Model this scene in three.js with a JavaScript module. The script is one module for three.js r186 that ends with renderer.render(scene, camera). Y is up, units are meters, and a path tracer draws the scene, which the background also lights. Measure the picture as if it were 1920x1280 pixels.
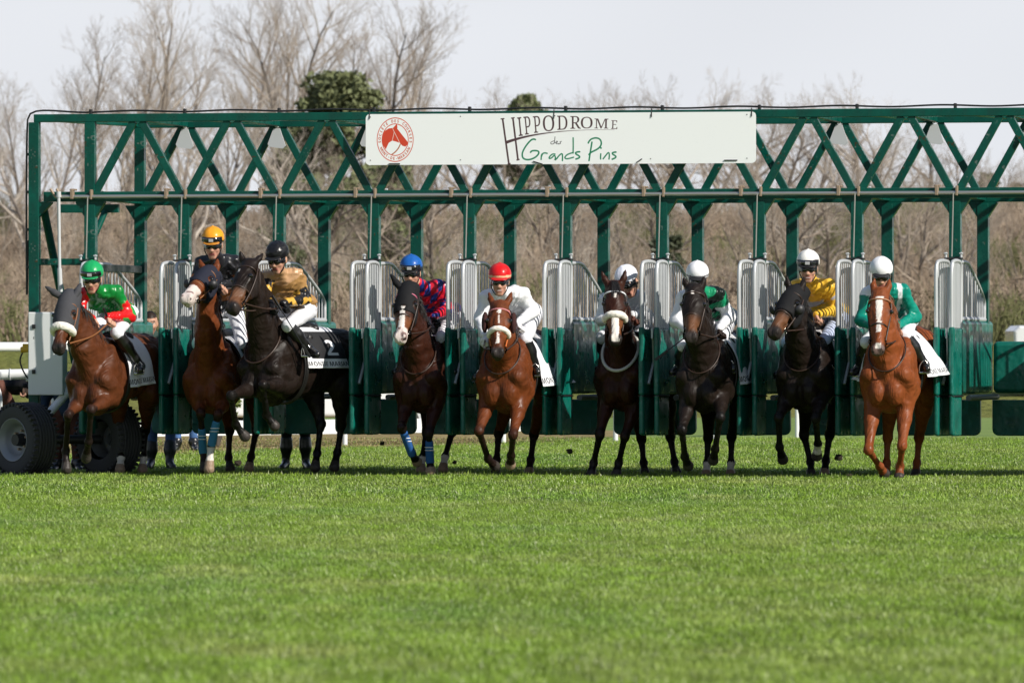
import * as THREE from 'three';
import { mergeGeometries } from 'three/addons/utils/BufferGeometryUtils.js';
import { RoundedBoxGeometry } from 'three/addons/geometries/RoundedBoxGeometry.js';

// ---------------------------------------------------------------- camera, sky, sun, exposure
const scene = new THREE.Scene();
const camera = new THREE.PerspectiveCamera(2 * Math.atan(640 / 13500) * 180 / Math.PI, 1.5, 1, 3000);
camera.position.set(0, 1.30, 76);
camera.lookAt(0, 1.30 + 76 * 21.9 / 13500, 0);
camera.focus = 74.5; camera.userData.fStop = 6.6;
const renderer = new THREE.WebGLRenderer();
renderer.toneMapping = THREE.LinearToneMapping;
renderer.toneMappingExposure = 1.15;
renderer.shadowMap.enabled = true;
{ // thin high haze: pale near the horizon, blue overhead
  const W = 1024, H = 512, d = new Float32Array(W * H * 4);
  for (let j = 0; j < H; j++) for (let i = 0; i < W; i++) {
    const el = ((j + .5) / H - .5) * Math.PI, k = (j * W + i) * 4;
    const t = 1 - Math.exp(-Math.max(0, Math.sin(el) - 0.05) / 0.17);
    const az = i * 2 * Math.PI / W, s1 = 0.02 * Math.sin(az * 3 + el * 9) + 0.014 * Math.sin(az * 7 - el * 21) + 0.012 * Math.sin(az * 61 + 90 * el) * Math.sin(az * 23 - el * 140) + 0.008 * Math.sin(az * 103 - 200 * el);
    const m = el < 0 ? 0.75 : 1;
    d[k] = (0.715 - 0.6 * t + s1) * m; d[k + 1] = (0.735 - 0.56 * t + s1) * m; d[k + 2] = (0.775 - 0.475 * t + s1) * m; d[k + 3] = 1;
  }
  const sky = new THREE.DataTexture(d, W, H, THREE.RGBAFormat, THREE.FloatType);
  sky.mapping = THREE.EquirectangularReflectionMapping; sky.magFilter = THREE.LinearFilter; sky.needsUpdate = true;
  scene.background = sky; scene.environment = sky;
}
const sun = new THREE.DirectionalLight(new THREE.Color(1, 0.94, 0.85), 5);
sun.position.set(0.66 * 60, 0.56 * 60, 0.516 * 60); sun.target.position.set(0, 0, 0);
sun.castShadow = true; sun.shadow.radius = 1.5; sun.shadow.mapSize.set(4096, 4096);
Object.assign(sun.shadow.camera, { left: -15, right: 15, top: 15, bottom: -15, near: 1, far: 160 });
scene.add(sun, sun.target);

// ---------------------------------------------------------------- helpers
const V = (x, y, z) => new THREE.Vector3(x, y, z);
const A = (p) => V(p[0], p[1], p[2]);
function RNG(seed) { let s = seed >>> 0; return () => { s = (s + 0x6D2B79F5) | 0; let t = Math.imul(s ^ (s >>> 15), 1 | s); t = (t + Math.imul(t ^ (t >>> 7), 61 | t)) ^ t; return ((t ^ (t >>> 14)) >>> 0) / 4294967296; }; }
const hash3 = (x, y, z) => { let h = Math.imul(x, 374761393) + Math.imul(y, 668265263) + Math.imul(z, 2147483647 ^ 0x5bd1e995) | 0; h = Math.imul(h ^ (h >>> 13), 1274126177); return ((h ^ (h >>> 16)) >>> 0) / 4294967296; };
function noise(x, y, z = 0) {
  const i = Math.floor(x), j = Math.floor(y), k = Math.floor(z); let u = x - i, v = y - j, w = z - k;
  u = u * u * (3 - 2 * u); v = v * v * (3 - 2 * v); w = w * w * (3 - 2 * w);
  const L = (a, b, t) => a + (b - a) * t;
  return L(L(L(hash3(i, j, k), hash3(i + 1, j, k), u), L(hash3(i, j + 1, k), hash3(i + 1, j + 1, k), u), v), L(L(hash3(i, j, k + 1), hash3(i + 1, j, k + 1), u), L(hash3(i, j + 1, k + 1), hash3(i + 1, j + 1, k + 1), u), v), w);
}
const fbm = (x, y, z = 0) => 0.53 * noise(x, y, z) + 0.3 * noise(x * 2.1 + 9, y * 2.1, z * 2.1) + 0.17 * noise(x * 4.3, y * 4.3 + 5, z * 4.3);
const clamp = (x, a = 0, b = 1) => Math.min(b, Math.max(a, x));
const sstep = (a, b, x) => { const t = clamp((x - a) / (b - a)); return t * t * (3 - 2 * t); };
const mix = (a, b, t) => [a[0] + (b[0] - a[0]) * t, a[1] + (b[1] - a[1]) * t, a[2] + (b[2] - a[2]) * t];
const names = {};
function numbered(n) { const k = names[n] = (names[n] ?? -1) + 1; return k ? `${n}_${String(k).padStart(3, '0')}` : n; }
const RGB = (c) => new THREE.Color().setRGB(c[0], c[1], c[2]);
function mat(c, roughness = 0.6, extra = {}) { const m = new THREE.MeshPhysicalMaterial({ roughness, ...extra }); m.color.copy(RGB(c)); return m; }
function tag(o, label, category, group, kind) { if (label) o.userData.label = label; if (category) o.userData.category = category; if (group) o.userData.group = group; if (kind) o.userData.kind = kind; return o; }
function thing(name, label, category, group, pos = [0, 0, 0]) { const g = new THREE.Group(); g.name = numbered(name); g.position.set(...pos); scene.add(g); return tag(g, label, category, group); }
function part(name, geo, m, parent, pos) {
  const o = new THREE.Mesh(geo, m); o.name = name; o.castShadow = o.receiveShadow = true; if (pos) o.position.set(...pos);
  parent.add(o); return o;
}
function setting(name, geo, m, kind = 'structure') { const o = part(name, geo, m, scene); o.userData.kind = kind; return o; }
// box between two corners, rounded a little
function boxAt(x0, x1, y0, y1, z0, z1, r = 0.006, seg = 1) {
  const w = x1 - x0, h = y1 - y0, d = z1 - z0, g = new RoundedBoxGeometry(w, h, d, seg, Math.min(r, w / 2.05, h / 2.05, d / 2.05)); g.translate((x0 + x1) / 2, (y0 + y1) / 2, (z0 + z1) / 2); return g;
}
// square bar from a to b, width across (in the plane with side vector n) and depth
function bar(a, b, w, d, n = V(0, 0, 1), r = 0.005) {
  const dir = b.clone().sub(a), L = dir.length(); dir.normalize();
  const z = n.clone().sub(dir.clone().multiplyScalar(n.dot(dir))).normalize(), x = dir.clone().cross(z).normalize();
  const g = new RoundedBoxGeometry(w, L, d, 1, Math.min(r, w / 2.05, d / 2.05));
  return g.applyMatrix4(new THREE.Matrix4().makeBasis(x, dir, z).setPosition(a.clone().add(b).multiplyScalar(.5)));
}
function tube(pts, r, n = 24, rs = 6, closed = false) { return new THREE.TubeGeometry(new THREE.CatmullRomCurve3(pts, closed, 'centripetal'), n, r, rs, closed); }
function rod(a, b, r, rs = 8, r2 = r) {
  const d = b.clone().sub(a), L = d.length(), g = new THREE.CylinderGeometry(r2, r, L, rs, 1); g.translate(0, L / 2, 0);
  return g.applyQuaternion(new THREE.Quaternion().setFromUnitVectors(V(0, 1, 0), d.normalize())).translate(a.x, a.y, a.z);
}
const clean = (gs) => mergeGeometries(gs.map((g) => { const q = g.index ? g.toNonIndexed() : g; for (const k of Object.keys(q.attributes)) if (!['position', 'normal', 'uv'].includes(k)) q.deleteAttribute(k); if (!q.attributes.uv) q.setAttribute('uv', new THREE.BufferAttribute(new Float32Array(q.attributes.position.count * 2), 2)); return q; }));
// uv in metres from the larger faces of the shape
function metreUV(g, s = 1) {
  const p = g.attributes.position, n = g.attributes.normal, uv = new Float32Array(p.count * 2);
  for (let i = 0; i < p.count; i++) { const ax = Math.abs(n.getX(i)), ay = Math.abs(n.getY(i)), az = Math.abs(n.getZ(i)); const q = ax > ay && ax > az ? [p.getZ(i), p.getY(i)] : ay > az ? [p.getX(i), p.getZ(i)] : [p.getX(i), p.getY(i)]; uv[2 * i] = q[0] * s; uv[2 * i + 1] = q[1] * s; }
  g.setAttribute('uv', new THREE.BufferAttribute(uv, 2)); return g;
}
function dataTex(n, fn, srgb) {
  const d = new Uint8Array(n * n * 4);
  for (let j = 0; j < n; j++) for (let i = 0; i < n; i++) { const c = fn(i / n, j / n), k = (j * n + i) * 4; for (let q = 0; q < 3; q++) d[k + q] = clamp(c[q]) * 255; d[k + 3] = 255; }
  const t = new THREE.DataTexture(d, n, n); t.wrapS = t.wrapT = THREE.RepeatWrapping; t.magFilter = THREE.LinearFilter; t.minFilter = THREE.LinearMipmapLinearFilter; t.generateMipmaps = true; if (srgb) t.colorSpace = THREE.SRGBColorSpace; t.needsUpdate = true; return t;
}
const tileNoise = (u, v, f, s = 0) => { // tiles over 0..1
  const a = noise(u * f, v * f, s), b = noise((u - 1) * f, v * f, s), c = noise(u * f, (v - 1) * f, s), d = noise((u - 1) * f, (v - 1) * f, s), x = sstep(.6, 1, u), y = sstep(.6, 1, v);
  return (a * (1 - x) + b * x) * (1 - y) + (c * (1 - x) + d * x) * y;
};

// ---------------------------------------------------------------- skin-over-bones mesher
// primitives: cone(a, b, ra, rb, k) tapered capsule; ell(c, axes, radii, k) ellipsoid. Fields add as exp(-d / k), surface where the sum is 1.
const cone = (a, b, ra, rb = ra, k = 0.012) => ({ t: 0, a, b, ra, rb, k });
const ell = (c, axes, r, k = 0.012) => ({ t: 1, c, axes, r, k });
const WORLD_AXES = [V(1, 0, 0), V(0, 1, 0), V(0, 0, 1)];
const ball = (c, r, k = 0.012) => cone(c, c.clone().add(V(0, 1e-4, 0)), r, r, k);
let fieldBuf = new Float32Array(0), indexBuf = new Int32Array(0);
function skin(prims, cell, { post, color, inflate = 0, smooth = 0 } = {}) {
  const lo = V(1e9, 1e9, 1e9), hi = V(-1e9, -1e9, -1e9), boxes = [];
  for (const p of prims) {
    const e = 4.5 * p.k + cell; let a, b;
    if (p.t === 0) { const r = Math.max(p.ra, p.rb) + inflate + e; a = p.a.clone().min(p.b).addScalar(-r); b = p.a.clone().max(p.b).addScalar(r); }
    else { const q = V(0, 0, 0); for (let i = 0; i < 3; i++) for (const c of ['x', 'y', 'z']) q[c] += Math.abs(p.axes[i][c]) * (p.r[i] + inflate); q.addScalar(e); a = p.c.clone().sub(q); b = p.c.clone().add(q); }
    boxes.push([a, b]); lo.min(a); hi.max(b);
  }
  const nx = Math.ceil((hi.x - lo.x) / cell) + 2, ny = Math.ceil((hi.y - lo.y) / cell) + 2, nz = Math.ceil((hi.z - lo.z) / cell) + 2, N = nx * ny * nz;
  if (fieldBuf.length < N) { fieldBuf = new Float32Array(N); indexBuf = new Int32Array(N); }
  const F = fieldBuf, I = indexBuf; F.fill(0, 0, N); I.fill(-1, 0, N);
  prims.forEach((p, pi) => {
    const [a, b] = boxes[pi], i0 = Math.max(0, Math.floor((a.x - lo.x) / cell)), i1 = Math.min(nx - 1, Math.ceil((b.x - lo.x) / cell)), j0 = Math.max(0, Math.floor((a.y - lo.y) / cell)), j1 = Math.min(ny - 1, Math.ceil((b.y - lo.y) / cell)), k0 = Math.max(0, Math.floor((a.z - lo.z) / cell)), k1 = Math.min(nz - 1, Math.ceil((b.z - lo.z) / cell));
    const ik = 1 / p.k, lim = 4.5 * p.k;
    if (p.t === 0) {
      const dx = p.b.x - p.a.x, dy = p.b.y - p.a.y, dz = p.b.z - p.a.z, L = 1 / (dx * dx + dy * dy + dz * dz);
      for (let k = k0; k <= k1; k++) { const z = lo.z + k * cell - p.a.z; for (let j = j0; j <= j1; j++) { const y = lo.y + j * cell - p.a.y; let q = (k * ny + j) * nx + i0; for (let i = i0; i <= i1; i++, q++) {
        const x = lo.x + i * cell - p.a.x; let t = (x * dx + y * dy + z * dz) * L; t = t < 0 ? 0 : t > 1 ? 1 : t;
        const ex = x - t * dx, ey = y - t * dy, ez = z - t * dz, d = Math.sqrt(ex * ex + ey * ey + ez * ez) - (p.ra + (p.rb - p.ra) * t) - inflate;
        if (d < lim) F[q] += Math.exp(-Math.max(d, -0.06) * ik);
      } } }
    } else {
      const [ax, ay, az] = p.axes, r0 = p.r[0] + inflate, r1 = p.r[1] + inflate, r2 = p.r[2] + inflate;
      for (let k = k0; k <= k1; k++) { const z = lo.z + k * cell - p.c.z; for (let j = j0; j <= j1; j++) { const y = lo.y + j * cell - p.c.y; let q = (k * ny + j) * nx + i0; for (let i = i0; i <= i1; i++, q++) {
        const x = lo.x + i * cell - p.c.x; const u = (x * ax.x + y * ax.y + z * ax.z) / r0, v = (x * ay.x + y * ay.y + z * ay.z) / r1, w = (x * az.x + y * az.y + z * az.z) / r2;
        const g0 = Math.sqrt(u * u + v * v + w * w), g1 = Math.sqrt(u * u / (r0 * r0) + v * v / (r1 * r1) + w * w / (r2 * r2)), d = g1 > 1e-6 ? g0 * (g0 - 1) / g1 : -Math.min(r0, r1, r2);
        if (d < lim) F[q] += Math.exp(-Math.max(d, -0.06) * ik);
      } } }
    }
  });
  for (let q = 0; q < N; q++) F[q] = F[q] > 0 ? -Math.log(F[q]) * 0.012 : 0.06;
  if (post) { const p = V(0, 0, 0); let q = 0; for (let k = 0; k < nz; k++) for (let j = 0; j < ny; j++) for (let i = 0; i < nx; i++, q++) if (F[q] < 0.055) { p.set(lo.x + i * cell, lo.y + j * cell, lo.z + k * cell); F[q] = post(p, F[q]); } }
  const pos = [], idx = [], sx = 1, sy = nx, sz = nx * ny, off = [0, sx, sy, sx + sy, sz, sx + sz, sy + sz, sx + sy + sz];
  const ed = [[0, 1], [2, 3], [4, 5], [6, 7], [0, 2], [1, 3], [4, 6], [5, 7], [0, 4], [1, 5], [2, 6], [3, 7]];
  for (let k = 0; k < nz - 1; k++) for (let j = 0; j < ny - 1; j++) { let q = (k * ny + j) * nx; for (let i = 0; i < nx - 1; i++, q++) {
    let m = 0; for (let c = 0; c < 8; c++) if (F[q + off[c]] < 0) m |= 1 << c;
    if (m === 0 || m === 255) continue;
    let x = 0, y = 0, z = 0, n = 0;
    for (let e = 0; e < 12; e++) { const a = ed[e][0], b = ed[e][1]; if (((m >> a) & 1) === ((m >> b) & 1)) continue; const fa = F[q + off[a]], fb = F[q + off[b]], t = fa / (fa - fb); x += (a & 1) + ((b & 1) - (a & 1)) * t; y += ((a >> 1) & 1) + (((b >> 1) & 1) - ((a >> 1) & 1)) * t; z += (a >> 2) + ((b >> 2) - (a >> 2)) * t; n++; }
    I[q] = pos.length / 3; pos.push(lo.x + (i + x / n) * cell, lo.y + (j + y / n) * cell, lo.z + (k + z / n) * cell);
  } }
  for (let k = 1; k < nz - 1; k++) for (let j = 1; j < ny - 1; j++) { let q = (k * ny + j) * nx + 1; for (let i = 1; i < nx - 1; i++, q++) {
    const s = F[q] < 0;
    const quad = (o, A1, B1) => { const s2 = F[q + o] < 0; if (s === s2) return; const a = I[q], b = I[q - A1], c = I[q - A1 - B1], d = I[q - B1]; if (s) idx.push(a, b, c, a, c, d); else idx.push(a, c, b, a, d, c); };
    quad(sx, sy, sz); quad(sy, sz, sx); quad(sz, sx, sy);
  } }
  const g = new THREE.BufferGeometry(); const P = new Float32Array(pos);
  for (let it = 0; it < smooth; it++) { const S = new Float32Array(P.length), C = new Float32Array(P.length / 3); for (let t = 0; t < idx.length; t += 3) for (let e = 0; e < 3; e++) { const a = idx[t + e], b = idx[t + (e + 1) % 3]; S[3 * a] += P[3 * b]; S[3 * a + 1] += P[3 * b + 1]; S[3 * a + 2] += P[3 * b + 2]; C[a]++; } for (let v = 0; v < C.length; v++) if (C[v]) for (let c = 0; c < 3; c++) P[3 * v + c] += 0.5 * (S[3 * v + c] / C[v] - P[3 * v + c]); }
  g.setAttribute('position', new THREE.BufferAttribute(P, 3)); g.setIndex(idx); g.computeVertexNormals();
  const nv = P.length / 3, uv = new Float32Array(nv * 2); for (let v = 0; v < nv; v++) { uv[2 * v] = P[3 * v] + P[3 * v + 2]; uv[2 * v + 1] = P[3 * v + 1] + 0.3 * P[3 * v + 2]; }
  g.setAttribute('uv', new THREE.BufferAttribute(uv, 2));
  if (color) { const C = new Float32Array(P.length), p = V(0, 0, 0); for (let v = 0; v < nv; v++) { p.set(P[3 * v], P[3 * v + 1], P[3 * v + 2]); const c = color(p); C[3 * v] = c[0]; C[3 * v + 1] = c[1]; C[3 * v + 2] = c[2]; } g.setAttribute('color', new THREE.BufferAttribute(C, 3)); }
  return g;
}
const segDist = (p, a, b) => { const d = b.clone().sub(a), t = clamp(p.clone().sub(a).dot(d) / Math.max(1e-9, d.lengthSq())); return [p.distanceTo(a.clone().addScaledVector(d, t)), t]; };

// ---------------------------------------------------------------- the starting gate
// local axes: x along the gate, z forward (towards the course), origin under the first front post
const PITCH = 1.03, NB = 12, DEEP = 2.087;
const paintTex = dataTex(512, (u, v) => { const a = 1 + .2 * (tileNoise(u, v, 6, 2) - .5) + .12 * (tileNoise(u, v, 40, 5) - .5), chip = sstep(.74, .8, tileNoise(u, v, 48, 5)) * sstep(.5, .65, tileNoise(u, v, 7, 11)), grime = sstep(.55, .85, tileNoise(u, v * .3, 16, 7)); let c = mix([.02 * a, .285 * a, .242 * a], [.1, .25, .22], grime * .45); return mix(c, tileNoise(u, v, 30, 9) > .5 ? [.42, .44, .42] : [.3, .2, .13], chip * .8); }, true);
const paintRough = dataTex(256, (u, v) => { const a = .34 + .3 * (tileNoise(u, v, 9, 3) - .5) + .15 * (tileNoise(u, v, 60, 7) - .5); return [a, a, a]; });
const M = {
  green: mat([1, 1, 1], 1, { map: paintTex, roughnessMap: paintRough, specularIntensity: .45 }),
  pad: null, galv: mat([0.55, 0.57, 0.58], 0.42, { metalness: 0.35 }), steel: mat([0.5, 0.48, 0.44], 0.35, { metalness: 0.8 }),
  rust: mat([0.32, 0.24, 0.17], 0.6, { metalness: 0.4 }), black: mat([0.012, 0.012, 0.013], 0.5), rubber: mat([0.04, 0.04, 0.041], 0.8),
  white: mat([0.74, 0.75, 0.75], 0.45), greyTube: mat([0.16, 0.17, 0.18], 0.5), cabinet: mat([0.7, 0.72, 0.72], 0.42), plate: mat([0.5, 0.52, 0.53], 0.5), yellow: mat([0.62, 0.36, 0.03], 0.5),
};
{ // scuffed green vinyl: pale rub marks and streaks of dirt
  const tex = dataTex(512, (u, v) => {
    const streak = sstep(.62, .86, tileNoise(u * 1, v * .12, 46, 4)) * sstep(.35, .7, tileNoise(u, v, 5, 9)), dirt = sstep(.55, .8, tileNoise(u, v, 7, 12)), f = tileNoise(u, v, 90, 3) - .5;
    const c = mix(mix([.02, .385, .335], [.24, .53, .5], streak * .6), [.02, .29, .255], dirt * .55); return [c[0] + f * .03, c[1] + f * .03, c[2] + f * .03];
  }, true);
  const rough = dataTex(256, (u, v) => { const a = .36 + .35 * (tileNoise(u, v, 11, 6) - .5); return [a, a, a]; });
  const bump = dataTex(256, (u, v) => { const a = .5 * tileNoise(u * 1, v * .25, 18, 8) + .5 * tileNoise(u, v, 26, 1); return [a, a, a]; });
  M.pad = new THREE.MeshPhysicalMaterial({ map: tex, roughnessMap: rough, roughness: 1, bumpMap: bump, bumpScale: 0.006 });
}
const gate = thing('starting_gate', 'dark green steel starting gate with rows of padded stalls', 'starting gate', null, [-4.478, 0, -0.498]);
gate.rotation.y = -11.68 * Math.PI / 180;
const U0 = -0.62, U1 = NB * PITCH, TOPF = 3.84, LOW = 3.015;
const gp = (name, g, m = M.green, parent = gate) => part(name, metreUV(g), m, parent);
const row = (z) => { // one lengthwise truss
  const front = z > -1, a = front ? U0 : -0.06;
  gp('top_chord', boxAt(a, U1, TOPF - 0.085, TOPF, z - 0.045, z + 0.045));
  gp('lower_chord', boxAt(a + (front ? .11 : 0), U1, LOW - 0.105, LOW, z - 0.05, z + 0.05));
  const d1 = [], ext = 0.01;
  for (let i = 0; i < NB; i++) {
    const x = i * PITCH, m = x + PITCH / 2;
    gp('diagonal_brace', bar(V(x + .05, LOW - ext, z), V(m - .045, TOPF - .08, z), 0.078, 0.06));
    gp('diagonal_brace', bar(V(m + .045, TOPF - .08, z), V(x + PITCH - .05, LOW - ext, z), 0.078, 0.06));
  }
  gp('truss_upright', boxAt(-.06, .05, LOW, TOPF - .085, z - .048, z + .048));
};
row(0); row(-DEEP);
// cross pieces between the trusses, flat on top
for (let i = 0; i <= NB; i++) {
  const x = i * PITCH;
  if (i < NB) gp('cross_member', boxAt(x + PITCH / 2 - .03, x + PITCH / 2 + .03, TOPF - .075, TOPF - .015, -DEEP + .045, -.045));
  if (i < NB) gp('roof_brace', bar(V(x + .06, TOPF - .05, -.05), V(x + PITCH / 2 - .04, TOPF - .05, -DEEP + .05), 0.05, 0.04, V(0, 1, 0)));
  gp('cross_member', boxAt(x - .035, x + .035, LOW - .09, LOW - .02, -DEEP + .05, -.05));
}
gp('roof_brace', bar(V(U0 + .05, TOPF - .05, -.05), V(-.06, TOPF - .05, -DEEP + .02), 0.09, 0.04, V(0, 1, 0)));
// posts with flared heads; posts stop above the ground, the whole gate rolls on tyres
const gussetShape = (() => { const s = new THREE.Shape(); s.moveTo(-.06, -.17); s.lineTo(-.06, -.16); s.lineTo(-.155, -.015); s.lineTo(-.155, 0); s.lineTo(.155, 0); s.lineTo(.155, -.015); s.lineTo(.06, -.16); s.lineTo(.06, -.17); return s; })();
for (let i = 0; i <= NB; i++) for (const z of [0, -DEEP]) {
  const x = i * PITCH, top = LOW - .105;
  const post = gp('post', boxAt(x - .06, x + .06, z < -1 ? .88 : .5, top - .02, z - .06, z + .06));
  const g = new THREE.ExtrudeGeometry(gussetShape, { depth: .1, bevelEnabled: false }); g.translate(x, top, z - .05); gp('gusset', g, M.green, post);
}
// left end frame
gp('end_post', boxAt(U0 - .055, U0 + .055, .62, TOPF - .085, -.05, .05));
{ const s = new THREE.Shape(); s.moveTo(0, 0); s.lineTo(0.14, 0); s.lineTo(0.14, -.015); s.lineTo(0, -.16); s.closePath(); const g = new THREE.ExtrudeGeometry(s, { depth: .08, bevelEnabled: false }); g.translate(U0 + .055, LOW - .107, -.04); gp('gusset', g); }
gp('end_rail', boxAt(U0 + .055, -.06, 2.235, 2.305, -.035, .035));
gp('end_rail', boxAt(-.04, .04, 2.17, 2.25, -DEEP + .06, -.06));
gp('end_rail', boxAt(U0 - .03, .0, LOW - .2, LOW - .11, -1.2, -1.12));
gp('end_brace', rod(V(U0 + .06, 2.9, -.1), V(U0 + .2, 1.2, -.9), .045, 10));
gp('end_brace', rod(V(-.14, 2.82, -1.1), V(-.26, 2.25, -.6), .035, 10));
gp('end_foot', boxAt(U0 - .035, U0 + .065, .5, .63, -.06, .06));
// release pipe on the lower chord with clamps and pull rods
gp('release_pipe', rod(V(-.36, LOW - .055, .09), V(U1, LOW - .055, .09), .021, 10), M.steel);
for (let i = 0; i <= NB; i++) {
  const x = i * PITCH;
  const c = gp('pipe_clamp', clean([boxAt(x - .2, x - .165, LOW - .08, LOW + .025, .05, .118), boxAt(x - .21, x - .15, LOW + .01, LOW + .03, .0, .1)]), M.rust);
  gp('pipe_clamp', clean([boxAt(x + .015, x + .04, LOW - .085, LOW + .02, .05, .115)]), M.rust);
  gp('pull_rod', rod(V(x - .005, LOW - .06, .118), V(x - .02, 2.3, .118), .008, 6), M.steel);
  gp('chord_bolt', boxAt(x + .12, x + .15, LOW, LOW + .018, .0, .04), M.plate);
}
for (const [x, t] of [[-.36, -.06], [-.3, -.05]]) gp('pipe_clamp', rod(V(x, LOW - .06, .1), V(x + t, LOW + .03, .1), .014, 6), M.rust);
gp('hanging_rod', clean([rod(V(-.32, LOW - .02, .13), V(-.31, 2.2, .13), .018, 8), rod(V(-.31, 2.2, .13), V(-.3, 1.95, .13), .026, 8), rod(V(-.32, LOW + .0, .13), V(-.32, LOW - .06, .13), .026, 8)]), M.plate);
// cable along the top
{ const pts = []; for (let i = 0; i <= NB * 2; i++) pts.push(V(U0 + .02 + i * (U1 - U0) / (NB * 2), TOPF + .018 + (i % 2 ? 0 : .016), .01)); pts.unshift(V(U0 - .075, TOPF - .12, .02), V(U0 - .06, TOPF - .01, .015)); pts.unshift(V(U0 - .07, 2.5, .02), V(U0 - .08, 1.9, .02));
  const c = gp('power_cable', tube(pts, .011, 220, 6), M.black);
  for (let i = 0; i <= NB; i++) gp('cable_clip', boxAt(i * PITCH - .015, i * PITCH + .015, TOPF - .005, TOPF + .05, -.02, .035), M.black, c);
  for (const y of [3.4, 3.0, 2.6, 2.2]) gp('cable_clip', boxAt(U0 - .09, U0 - .05, y, y + .03, -.01, .04), M.black, c); }
// grey plates hung in the rear truss, one to a stall
for (let i = 0; i < NB; i++) {
  const s = new THREE.Shape(); s.moveTo(-.035, 0); s.lineTo(.035, 0); s.lineTo(.1, -.19); s.lineTo(.07, -.22); s.lineTo(-.08, -.2); s.lineTo(-.1, -.17);
  const g = new THREE.ExtrudeGeometry(s, { depth: .02, bevelEnabled: false }); g.translate(i * PITCH + PITCH / 2, TOPF - .1, -DEEP + .06);
  const p = gp('number_plate', g, M.plate); gp('plate_clip', boxAt(i * PITCH + PITCH / 2 - .018, i * PITCH + PITCH / 2 + .018, TOPF - .09, TOPF - .03, -DEEP + .05, -DEEP + .085), M.white, p);
}
// stall fronts: open half-doors, side walls, rear doors
const barGeo = new THREE.CylinderGeometry(.0085, .0085, 1, 7); metreUV(barGeo);
function frameTube(pts, r) { return tube(pts, r, 40, 8); }
const DOOR_TOP = 2.25, GR_BOT = 1.575, PAD_BOT = 0.445;
function leaf(hx, hz, tx, tz, wear) { // half-door from hinge (hx, hz) to free edge (tx, tz)
  const dir = V(tx - hx, 0, tz - hz), L = dir.length(); dir.normalize();
  const d = new THREE.Group(); d.name = 'front_door'; d.position.set(hx, 0, hz); d.rotation.y = -Math.atan2(dir.z, dir.x); gate.add(d);
  // grille in a bent tube frame
  gp('grille_frame', frameTube([V(0, GR_BOT - .03, 0), V(0, DOOR_TOP - .08, 0), V(.03, DOOR_TOP - .02, 0), V(.09, DOOR_TOP - .002, 0), V(L - .1, DOOR_TOP - .002, 0), V(L - .03, DOOR_TOP - .02, 0), V(L, DOOR_TOP - .09, 0), V(L, GR_BOT - .03, 0)], .021), M.galv, d);
  const nb = 6; for (let i = 1; i <= nb; i++) { const b = part('grille_bar', barGeo, M.galv, d, [L * i / (nb + 1), (DOOR_TOP - .01 + GR_BOT - .02) / 2, 0]); b.scale.y = DOOR_TOP - GR_BOT; }
  // upper pad with a thick rolled free edge, lower pad narrower
  gp('door_pad', boxAt(-.02, L - .03, .86, GR_BOT - .02, -.024, .024, .02, 3), M.pad, d);
  gp('edge_pad', boxAt(L - .05, L + .03, .86, GR_BOT, -.03, .03, .028, 3), M.pad, d);
  gp('lower_pad', boxAt(.03, L - .02, PAD_BOT, .85, -.02, .02, .018, 3), M.pad, d);
  gp('lower_edge_pad', boxAt(L - .05, L + .022, PAD_BOT + .005, .872, -.026, .026, .024, 3), M.pad, d);
  gp('pad_seam', boxAt(-.01, L + .02, .848, .862, -.03, .03, .004), M.black, d);
  return d;
}
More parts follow.
